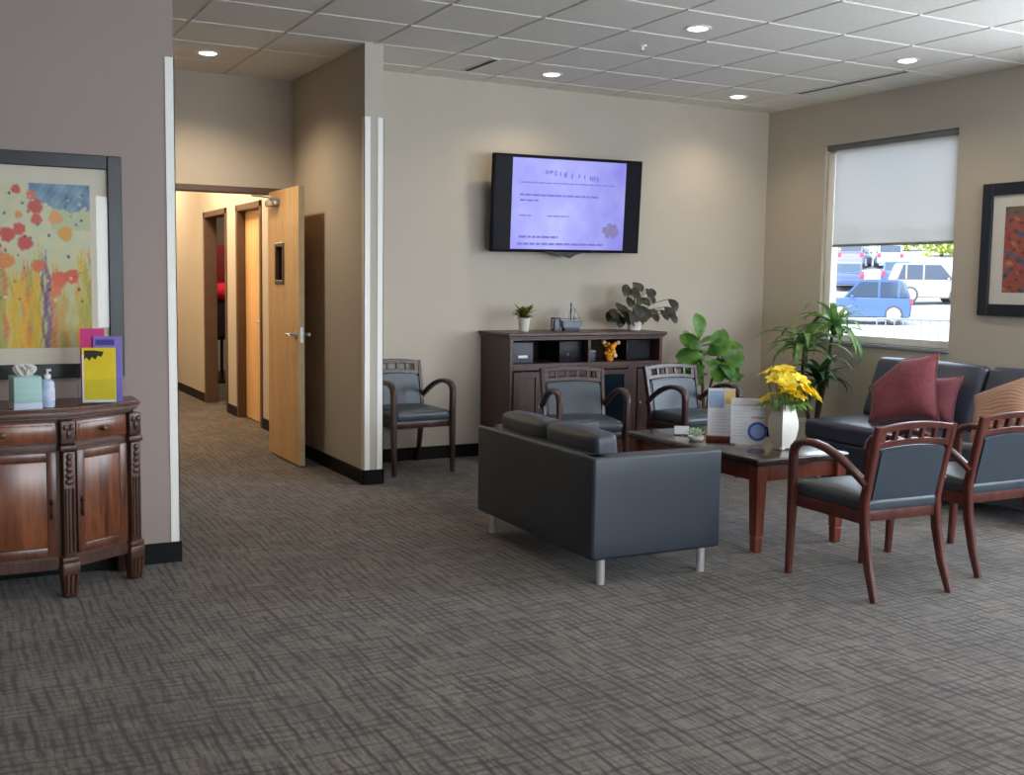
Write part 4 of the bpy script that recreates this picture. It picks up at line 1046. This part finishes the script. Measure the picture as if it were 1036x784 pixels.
segs = [seg((-0.575,-0.21),(-0.262,-0.405)), seg((-0.262,-0.405),(0.262,-0.405)), seg((0.262,-0.405),(0.575,-0.21))]
for i, sg in enumerate(segs):
    L_ = sg[3]; m0 = 0.045 if i != 1 else 0.045
    mb = MB(); panel(mb,sg,m0,L_-m0,0.708,0.798,0.0,0.014)
    dr = mb.obj('drawer', M['side_panel'], sb)
    mb = MB(); panel(mb,sg,m0+0.012,L_-m0-0.012,0.72,0.786,0.012,0.018,0.003); mb.obj('drawer_front', M['side_panel'], dr)
    ts = (L_/2,) 
    for t in ts:
        mb = MB(); mb.lathe([(0.012,0),(0.013,0.004),(0.006,0.01),(0.012,0.02),(0.014,0.026),(0.006,0.031)],(0,0,0),14)
        p, d, n, _ = sg; a = math.atan2(d.y,d.x)
        Mx = Matrix.Translation(at(sg,t,0.017,0.753)) @ Matrix.Rotation(a,4,'Z') @ Matrix.Rotation(PI/2,4,'X')
        for v in mb.bm.verts: v.co = Mx @ v.co
        mb.obj('drawer_pull', pmat('aged_brass',C(104,86,62),0.4,0.8), dr)
    # door: stiles, rails and raised figured panel
    mb = MB(); s = 0.04
    panel(mb,sg,m0,m0+s,0.195,0.664,0,0.014); panel(mb,sg,L_-m0-s,L_-m0,0.195,0.664,0,0.014)
    panel(mb,sg,m0+s,L_-m0-s,0.195,0.195+s,0,0.014); panel(mb,sg,m0+s,L_-m0-s,0.664-s,0.664,0,0.014)
    dd = mb.obj('door', M['side'], sb)
    mb = MB(); panel(mb,sg,m0+s-0.002,L_-m0-s+0.002,0.235,0.624,0.0,0.011,0.006); mb.obj('door_panel', M['side_panel'], dd)
    kt = {0:L_-m0-0.02,1:L_-m0-0.022,2:m0+0.022}[i]
    mb = MB(); c = at(sg,kt,0.02,0.44); mb.ball(c,(0.009,0.009,0.016),10,6); mb.tube([c,(c[0],c[1]-0.004,c[2]-0.055)],0.004,6); mb.ball((c[0],c[1]-0.004,c[2]-0.06),(0.007,0.007,0.018),8,6)
    mb.obj('door_pull', pmat('dark_iron_pull',C(60,48,40),0.4,0.7), dd)
# carved pilasters with scroll blocks and tapering feet
for (x,y,a) in ((-0.575,-0.21,-0.5),(-0.262,-0.405,-0.28),(0.262,-0.405,0.28),(0.575,-0.21,0.5)):
    y -= 0.008; R = Matrix.Translation((x,y,0)) @ Matrix.Rotation(a,4,'Z')
    mb = MB()
    mb.box((0,0,0.752),(0.066,0.05,0.106),0.006); mb.box((0,0,0.682),(0.078,0.062,0.03),0.008)
    mb.box((0,0,0.425),(0.054,0.05,0.48),0.004); mb.box((0,0,0.175),(0.078,0.062,0.03),0.008)
    for k in (-1,0,1): mb.tube([(k*0.016,-0.026,0.21),(k*0.016,-0.028,0.5)],0.006,8)
    for k in range(5): mb.ball((0,-0.026,0.53+k*0.028),(0.022-0.002*k,0.010,0.016),10,6)
    for sx in (-1,1): mb.ball((sx*0.014,-0.026,0.775),(0.012,0.008,0.014),10,6)
    mb.ball((0,-0.026,0.745),(0.012,0.008,0.022),10,6)
    for v in mb.bm.verts: v.co = R @ v.co
    mb.obj('pilaster', M['side_dark'], sb, angle=45)
    mb = MB(); mb.box((0,0,0.135),(0.082,0.066,0.06),0.008); mb.box((0,0,0.06),(0.058,0.052,0.12),0.010,2,None,(1.35,1.25))
    for k in (-1,0,1): mb.tube([(k*0.018,-0.028,0.02),(k*0.022,-0.036,0.11)],0.008,8)
    for v in mb.bm.verts: v.co = R @ v.co
    mb.obj('foot', M['side_dark'], sb, angle=45)
for x in (-0.55,0.55): MB().box((x,-0.04,0.09),(0.06,0.06,0.18),0.008).obj('foot', M['side_dark'], sb)
TOPZ = 0.863
tb = thing('tissue_box','pale teal tissue box with white tissue on the carved sideboard','tissue box',(0.375,5.17,TOPZ),0.12)
MB().box((0,0,0.072),(0.115,0.115,0.144),0.004).obj('carton', pmat('pale_teal_card',C(160,196,192),0.6,var=0.1,scale=14,stretch=(0.3,0.3,3)), tb)
MB().box((0,0,0.016),(0.117,0.117,0.03),0.003).obj('carton_band', pmat('pale_lilac_card',C(190,196,214),0.6), tb)
MB().lathe([(0.035,0),(0.036,0.002)],(0,0,0.144),20,1,0.6).obj('opening', pmat('pale_film',C(214,226,226),0.3), tb)
mb = MB(); random.seed(2)
for k in range(9):
    a = k*0.75; mb.leaf((0.008*math.cos(a),0.006*math.sin(a),0.143),(math.cos(a)*0.5,math.sin(a)*0.5,1),0.062,0.05,up=(math.cos(a+1.5),math.sin(a+1.5),0.2),droop=0.7,fold=0.25,n=5,shape='oval')
mb.obj('tissue', pmat('white_tissue',C(240,238,234),0.9), tb, angle=70)
hb = thing('sanitizer_bottle','small clear blue-white pump bottle beside the tissue box','bottle',(0.468,5.19,TOPZ))
MB().lathe([(0.026,0),(0.029,0.006),(0.029,0.10),(0.024,0.118),(0.012,0.126),(0.012,0.132)],(0,0,0),20).obj('bottle_body', pmat('pale_blue_plastic',C(186,200,226),0.25), hb)
MB().lathe([(0.0293,0.03),(0.0297,0.032),(0.0297,0.085),(0.0293,0.087)],(0,0,0),20).obj('bottle_label', pmat('lavender_label',C(206,208,236),0.5,var=0.2,scale=30), hb)
mb = MB(); mb.lathe([(0.014,0.130),(0.014,0.146),(0.005,0.148),(0.005,0.162)],(0,0,0),14); mb.box((0.004,-0.006,0.166),(0.02,0.034,0.010),0.003); mb.obj('pump', pmat('white_pump',C(232,232,236),0.3), hb)
bh_ = thing('brochure_holder','clear acrylic brochure holder at the right end of the sideboard','brochure holder',(0.702,5.27,TOPZ),-0.15)
mb = MB(); mb.box((0,0,0.004),(0.20,0.13,0.006),0.001); mb.box((0.0,0.058,0.13),(0.20,0.004,0.26),0.001,1,(-0.05,0,0)); mb.box((0,-0.058,0.06),(0.20,0.004,0.112),0.001)
for s in (-1,1): mb.box((s*0.099,0,0.06),(0.003,0.118,0.112))
mb.obj('holder_body', M['acrylic'], bh_, smooth=False)
def leaflet(label, loc, rz, w, h, lean, m, extras=()):
    t = thing('brochure', label, 'brochure', loc, rz, 'brochures on the sideboard'); R = Matrix.Rotation(-lean,4,'X')
    mb = MB().box((0,0,h/2),(w,0.006,h),0.001,1)
    for v in mb.bm.verts: v.co = R @ v.co
    p = mb.obj('cover', m, t, smooth=False)
    for nm, fn_, mm in extras:
        mb = MB(); fn_(mb)
        for v in mb.bm.verts: v.co = R @ v.co
        mb.obj(nm, mm, p, smooth=False)
leaflet('tall magenta brochure standing behind the purple and yellow ones',(0.672,5.300,TOPZ+0.008),-0.15,0.105,0.335,0.05,pmat('magenta_print',C(222,62,138),0.45,var=0.1))
leaflet('purple brochure with a dark blue title band behind the yellow one',(0.735,5.275,TOPZ+0.008),-0.15,0.125,0.30,0.05,pmat('violet_print',C(136,120,204),0.45,var=0.06),
  [('title_band',lambda mb: mb.box((-0.012,-0.0036,0.272),(0.082,0.001,0.026)),pmat('navy_print',C(70,60,150),0.45))])
def blk(mb):
    mb.prism([(-0.062,0.238),(-0.02,0.238),(0.022,0.232),(0.012,0.208),(-0.004,0.214),(-0.014,0.196),(-0.03,0.208),(-0.04,0.19),(-0.052,0.206),(-0.062,0.196)],-0.0040,-0.0033,'y')
leaflet('yellow brochure with a black splash in front of the purple one',(0.69,5.235,TOPZ+0.008),-0.15,0.145,0.25,0.05,pmat('yellow_print_cover',C(236,208,30),0.45,var=0.06),
  [('black_splash',blk,pmat('black_print',C(50,42,24),0.5)),('white_border',lambda mb: (mb.box((-0.0685,-0.0035,0.11),(0.007,0.001,0.22)),mb.box((0,-0.0035,0.006),(0.14,0.001,0.01))),M['paper'])])

# ------------------------------------------------------------------ ceiling fittings
LM = emit('warm_lamp_lens', (1.0,0.93,0.83,1), 9.0)
def downlight(label, x, y):
    t = thing('recessed_downlight', label, 'ceiling light', (x,y,CEIL), 0, 'recessed ceiling lights')
    MB().lathe([(0.062,-0.001),(0.064,-0.006),(0.086,-0.004),(0.088,0.003),(0.062,0.003)],(0,0,0),28).obj('trim_ring', M['white_trim'], t)
    MB().lathe([(0.002,-0.016),(0.03,-0.014),(0.052,-0.009),(0.062,-0.003),(0.062,0.002)],(0,0,0),28).obj('lens', LM, t)
    return t
for lab, x, y in (('round recessed ceiling light above the corridor door',1.845,8.065),('round recessed ceiling light above the left of the TV',4.341,7.443),
                  ('large-looking round recessed ceiling light nearest the viewer, above the seating',4.351,5.640),('round recessed ceiling light in the back corner above the plants',6.197,7.452),
                  ('round recessed ceiling light nearest the window, at the end of the long vent',6.221,5.645)):
    downlight(lab, x, y)
def vent(label, x, y0, y1):
    t = thing('slot_vent', label, 'air vent', (x,(y0+y1)/2,CEIL)); h = (y1-y0)/2
    mb = MB(); mb.b2((-0.035,-h,-0.006),(-0.022,h,0.0)); mb.b2((0.022,-h,-0.006),(0.035,h,0.0)); mb.b2((-0.022,-h,-0.006),(0.022,-h+0.012,0.0)); mb.b2((-0.022,h-0.012,-0.006),(0.022,h,0.0)); 
    mb.obj('vent_frame', M['tbar'], t, smooth=False)
    MB().b2((-0.022,-h+0.012,-0.004),(0.022,h-0.012,-0.001)).obj('dark_slot', pmat('vent_dark',C(30,30,32),0.8), t, smooth=False)
vent('long dark slot vent in the ceiling along the window wall', 6.525, 5.90, 7.08)
vent('short dark slot vent in the ceiling left of the TV', 3.71, 7.15, 7.68)
spk = thing('fire_sprinkler','tiny white sprinkler head on a ceiling tile above the TV','sprinkler',(4.346,6.234,CEIL))
MB().lathe([(0.03,0),(0.03,-0.006),(0.012,-0.010),(0.010,-0.035)],(0,0,0),16).obj('escutcheon', M['white_trim'], spk)
MB().lathe([(0.022,-0.040),(0.022,-0.036),(0.004,-0.034)],(0,0,0),16).obj('deflector', M['steel'], spk)

# ------------------------------------------------------------------ the parking lot outside
VX, VY = fw.x/math.hypot(fw.x,fw.y), fw.y/math.hypot(fw.x,fw.y)
def lot_z(x, y):
    d = x*VX+y*VY
    d = x*0.73+y*0.683
    return -0.25+max(0.0,d-52.0)*0.10
mb = MB(); ux, uy = 0.73, 0.683
def gp(d, s): x, y = d*ux-s*uy, d*uy+s*ux; return (x,y,lot_z(x,y)-0.02)
rows = [[gp(d,s) for s in (-120,120)] for d in (-60,52,140)]
mb._new([p for r_ in rows for p in r_],[(0,1,3,2),(2,3,5,4)])
struct('ground_outside', mb, M['asphalt'])
tyre = pmat('tyre_rubber', C(70,70,72), 0.8); rim = pmat('pale_alloy', C(214,214,216), 0.35, 0.3); cglass = pmat('dark_car_glass', C(52,66,84), 0.08); lampr = pmat('tail_lamp_red', C(214,60,80), 0.3); lampw = pmat('head_lamp', C(230,232,236), 0.2)
def car(label, col, loc, rz, L_=4.4, Wd=1.8, Hh=1.7, kind='suv', cat='car'):
    z = lot_z(loc[0],loc[1]); t = thing('car' if kind == 'sedan' else 'suv', label, cat, (loc[0],loc[1],z), rz, 'cars in the parking lot')
    h = L_/2; paint = pmat('car_paint_%d_%d_%d' % col, C(*col), 0.3, 0.1, 0.04, coat=0.6)
    cl, wl = 0.22*Hh/1.7, 0.56*Hh   # clearance, window line
    if kind == 'suv':
        lowp = [(-h+0.04,cl),(h-0.06,cl),(h,cl+0.22),(h-0.02,wl-0.1),(h-0.22,wl+0.02),(h*0.42,wl+0.05),(-h+0.03,wl+0.02),(-h,wl-0.3)]
        cab = [(h*0.58,wl),(h*0.20,Hh-0.06),(-h*0.05,Hh),(-h*0.82,Hh-0.05),(-h*0.985,wl)]
    else:
        lowp = [(-h+0.04,cl),(h-0.06,cl),(h,cl+0.2),(h-0.04,wl-0.12),(h-0.3,wl-0.02),(h*0.38,wl+0.02),(-h*0.62,wl+0.03),(-h+0.05,wl),(-h,wl-0.3)]
        cab = [(h*0.42,wl),(h*0.06,Hh-0.05),(-h*0.2,Hh),(-h*0.46,Hh-0.06),(-h*0.78,wl)]
    MB().prism(lowp,-Wd/2,Wd/2,'y',0.07,3).obj('car_body', paint, t, angle=50)
    cb = MB().prism(cab,-Wd/2+0.11,Wd/2-0.11,'y',0.06,2)
    cbo = cb.obj('cabin', paint, t, angle=50)
    # side glass, split by pillars
    zc0, zc1 = wl+0.06, Hh-0.13
    def xat(z, a, b): return a[0]+(b[0]-a[0])*(z-a[1])/(b[1]-a[1])
    f0, f1 = xat(zc0,cab[0],cab[1])-0.10, xat(zc1,cab[0],cab[1])-0.10
    r0, r1 = xat(zc0,cab[-1],cab[-2])+0.12, xat(zc1,cab[-1],cab[-2])+0.12
    m1, m2 = f1*0.55+r1*0.45, f1*0.08+r1*0.92
    for s in (-1,1):
        mb = MB(); ya, yb = s*(Wd/2-0.112), s*(Wd/2-0.100)
        mb.prism([(m1+0.05,zc0),(f0,zc0),(f1,zc1),(m1+0.05,zc1)],min(ya,yb),max(ya,yb),'y')
        mb.prism([(m2+0.05,zc0),(m1-0.05,zc0),(m1-0.05,zc1),(m2+0.05,zc1)],min(ya,yb),max(ya,yb),'y')
        mb.prism([(r0,zc0),(m2-0.04,zc0),(m2-0.04,zc1),(r1,zc1)],min(ya,yb),max(ya,yb),'y')
        mb.obj('side_glass', cglass, cbo, smooth=False)
    def slope_glass(a, b, nm):
        A, B_ = Vector((a[0],0,a[1])), Vector((b[0],0,b[1])); d = (B_-A); n_ = Vector((d.z,0,-d.x)).normalized()
        if n_.x*(a[0]) < 0: n_ = -n_
        p, q = A+d*0.14+n_*0.004, A+d*0.9+n_*0.004; w = Wd/2-0.2
        mb = MB(); mb._new([tuple(p+Vector((0,-w,0))),tuple(p+Vector((0,w,0))),tuple(q+Vector((0,w,0))),tuple(q+Vector((0,-w,0))),
            tuple(p+Vector((0,-w,0))-n_*0.01),tuple(p+Vector((0,w,0))-n_*0.01),tuple(q+Vector((0,w,0))-n_*0.01),tuple(q+Vector((0,-w,0))-n_*0.01)],[(0,1,2,3),(7,6,5,4),(0,4,5,1),(1,5,6,2),(2,6,7,3),(3,7,4,0)])
        mb.obj(nm, cglass, cbo, smooth=False)
    slope_glass(cab[0],cab[1],'windscreen'); slope_glass(cab[-1],cab[-2],'rear_glass')
    wr = 0.36*Hh/1.7
    for x in (-h*0.60,h*0.62):
        for s in (-1,1):
            mb = MB(); y0, y1 = sorted((s*(Wd/2-0.2),s*(Wd/2+0.02)))
            mb.prism([(x+wr*math.cos(2*PI*k/24),wr+wr*math.sin(2*PI*k/24)) for k in range(24)],y0,y1,'y',0.03,2)
            w = mb.obj('wheel', tyre, t, angle=40)
            y0, y1 = sorted((s*(Wd/2+0.005),s*(Wd/2+0.03)))
            mb = MB(); mb.prism([(x+wr*0.70*math.cos(2*PI*k/24),wr+wr*0.70*math.sin(2*PI*k/24)) for k in range(24)],y0,y1,'y',0.008,1)
            ro = mb.obj('rim', rim, w, angle=40)
    for s in (-1,1):
        MB().box((-h+0.02,s*(Wd/2-0.14),wl-0.12),(0.10,0.24,0.3),0.02).obj('tail_lamp', lampr, t)
        MB().box((h-0.07,s*(Wd/2-0.25),wl-0.2),(0.14,0.32,0.14),0.03).obj('head_lamp', lampw, t)
        MB().box((h*0.36,s*(Wd/2+0.06),wl+0.1),(0.12,0.16,0.12),0.03).obj('mirror', paint, t)
    return t
def lotpos(px, depth):
    """where a thing stands in the lot: bearing of its column and distance ahead"""
    k = (px-512)/F; x = fw.x+rt.x*k; y = fw.y+rt.y*k
    return (x*depth, y*depth)
face = lambda: math.atan2(rt.y, rt.x)          # broadside to this window
br = math.atan2(-0.75,0.66)
car('blue compact SUV parked broadside nearest the window',(64,92,140),lotpos(874,50),br+PI+0.05,3.75,1.75,2.0)
car('pale silver SUV parked beyond the blue one, behind its tail',(150,146,138),lotpos(935,57),br+0.25,3.9,1.75,2.1)
car('dark blue sedan in the second row behind the blue SUV bonnet',(70,88,128),lotpos(852,65),br+PI/2+0.1,4.2,1.8,1.55,'sedan')
car('mid blue sedan in the second row beside the pale silver SUV',(64,92,160),lotpos(903,66),br+PI/2,4.2,1.8,1.5,'sedan')
car('grey pickup-height SUV in the far upper row of the lot',(118,116,136),lotpos(860,79),br+PI/2-0.1,4.6,1.8,1.75)
car('pale van-like SUV at the far end of the upper row',(190,206,220),lotpos(893,79),br+PI/2+0.1,3.4,1.8,1.6)
leafy = leafmat('sunlit_yellow_green', C(140,160,44), C(186,196,84), 0.7)
def tree(label, px, depth, r_, h, seed):
    x, y = lotpos(px, depth); t = thing('parking_lot_tree', label, 'tree', (x,y,lot_z(x,y)-0.05), 0, 'trees beyond the cars'); rr = random.Random(seed)
    MB().tube([(0,0,0),(0.05,0,h*0.3),(0,0.05,h*0.62)],[0.16,0.12,0.07],8).obj('trunk', M['stem'], t)
    mb = MB()
    for k in range(520):
        a = rr.uniform(0,2*PI); el = rr.uniform(-0.6,1.5); q = r_*rr.uniform(0.45,1.0)
        p = (q*math.cos(a)*math.cos(el),q*math.sin(a)*math.cos(el),h*0.62+q*0.8*math.sin(el))
        mb.leaf(p,(rr.uniform(-1,1),rr.uniform(-1,1),rr.uniform(-0.6,0.6)),rr.uniform(0.3,0.55),0.3,n=3,droop=0.3,shape='lance')
    mb.obj('foliage', leafy, t, smooth=False)
tree('yellow-green tree beyond the pale silver SUV, at the right of the window',946,88,1.9,1.3,1)
tree('yellow-green tree close against the window right edge, beyond the lot',966,92,1.8,1.4,2)
tree('pale yellow-green tree above the roofs of the far row',910,95,1.7,1.3,3)
tree('yellow-green tree at the left of the window above the far cars',850,93,2.0,1.4,4)
M['railgrey'] = pmat('railing_grey', C(120,126,136), 0.5)
rl = thing('entry_railing','grey metal picket railing outside below the window right side','railing',(*lotpos(938,26),-0.27),br)
mb = MB(); mb.tube([(-1.2,0,0.95),(1.2,0,0.95)],0.03,8); mb.tube([(-1.2,0,0.15),(1.2,0,0.15)],0.025,8); mb.obj('rail', M['railgrey'], rl)
for k in range(13): MB().tube([(-1.2+0.2*k,0,0.0 if k%6==0 else 0.15),(-1.2+0.2*k,0,0.95)],0.018,6).obj('picket', M['railgrey'], rl)

# ------------------------------------------------------------------ light
def light(name, typ, loc, energy, col, rot=(0,0,0), **k):
    d = bpy.data.lights.new(name, typ); d.energy = energy; d.color = col
    for a, b in k.items(): setattr(d, a, b)
    o = bpy.data.objects.new(name, d); COL.objects.link(o); o.location = loc; o.rotation_euler = rot; return o
WARM = (1.0,0.80,0.56)
for x, y in ((1.845,8.065),(4.341,7.443),(4.351,5.64),(6.197,7.452),(6.221,5.645),(1.9,3.4),(4.45,3.4),(-1.0,3.4),(-1.0,1.0),(1.9,1.0),(4.45,1.0),(6.3,3.0)):
    light('lamp_downlight','SPOT',(x,y,CEIL-0.03),LAMP*(ALCOVE if y > 8 else 1.0),WARM,(0,0,0),spot_size=math.radians(140),spot_blend=0.8,shadow_soft_size=0.06)
light('lamp_corridor','AREA',(2.2,11.2,CEIL-0.05),HALL,(1.0,0.76,0.50),(0,0,0),shape='RECTANGLE',size=0.6,size_y=2.4)
light('lamp_corridor_far','AREA',(2.2,14.6,CEIL-0.05),HALL*0.6,(1.0,0.76,0.50),(0,0,0),shape='RECTANGLE',size=0.6,size_y=2.0)
# daylight entering by the window openings outside the frame
DAY = (0.80,0.90,1.0)
for (s,e,zb,zt) in (W2,W3):
    light('daylight_right','AREA',(XR-0.01,(s+e)/2,(zb+zt)/2),DAYR,DAY,(0,math.radians(90),0),shape='RECTANGLE',size=zt-zb,size_y=e-s)
for (s,e,zb,zt) in FW:
    light('daylight_front','AREA',((s+e)/2,YF+0.01,(zb+zt)/2),DAYF,DAY,(math.radians(90),0,0),shape='RECTANGLE',size=e-s,size_y=zt-zb)
(s,e,zb,zt) = W1
p = light('portal_right','AREA',(XR+0.17,(s+e)/2,(zb+zt)/2),1,(1,1,1),(0,math.radians(90),0),shape='RECTANGLE',size=zt-zb,size_y=e-s); p.data.cycles.is_portal = True
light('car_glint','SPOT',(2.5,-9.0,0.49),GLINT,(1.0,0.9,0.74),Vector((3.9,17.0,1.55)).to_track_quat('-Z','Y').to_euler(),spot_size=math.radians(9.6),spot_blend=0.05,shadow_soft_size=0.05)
light('fill_side_room','AREA',(3.9,14.0,CEIL-0.05),40,(1.0,0.8,0.6),(0,0,0),shape='SQUARE',size=0.6)  # unseen fill light, added to brighten the garments in the dark doorway
sun = light('sun','SUN',(0,0,30),SUN,(1,0.95,0.86),Vector((0.8,-0.1,-0.62)).to_track_quat('-Z','Y').to_euler(),angle=math.radians(0.6))
w = bpy.data.worlds.new('sky'); sc.world = w; w.use_nodes = True
nt = w.node_tree; nt.nodes.clear(); L = nt.links.new
out = nt.nodes.new('ShaderNodeOutputWorld'); bg = nt.nodes.new('ShaderNodeBackground')
tc = nt.nodes.new('ShaderNodeTexCoord'); sp_ = nt.nodes.new('ShaderNodeSeparateXYZ'); L(tc.outputs['Generated'], sp_.inputs[0])
cl = nt.nodes.new('ShaderNodeTexNoise'); cl.inputs['Scale'].default_value = 3.2; cl.inputs['Detail'].default_value = 5; L(tc.outputs['Generated'], cl.inputs['Vector'])
r = ramp(nt, [(0.0,(0.80,0.86,0.95,1)),(0.10,(0.72,0.83,1.0,1)),(0.6,(0.50,0.68,1.0,1))], sp_.outputs[2])
r_ = ramp(nt, [(0.45,(0,0,0,1)),(0.62,(1,1,1,1))], cl.outputs['Fac'])
mx = nt.nodes.new('ShaderNodeMixRGB'); L(r_.outputs[0], mx.inputs[0]); L(r.outputs[0], mx.inputs[1]); mx.inputs[2].default_value = (1,1,1,1)
L(mx.outputs[0], bg.inputs[0]); bg.inputs[1].default_value = SKY; L(bg.outputs[0], out.inputs[0])

sc.view_settings.view_transform = 'Standard'; sc.view_settings.look = 'None'; sc.view_settings.gamma = 1.0; sc.view_settings.use_curve_mapping = False
sc.view_settings.exposure = EXPO
sc.cycles.use_denoising = True
sc.cycles.max_bounces = 10; sc.cycles.diffuse_bounces = 6; sc.cycles.transparent_max_bounces = 12; sc.cycles.sample_clamp_indirect = 6.0
sc.cycles.caustics_reflective = False; sc.cycles.caustics_refractive = False
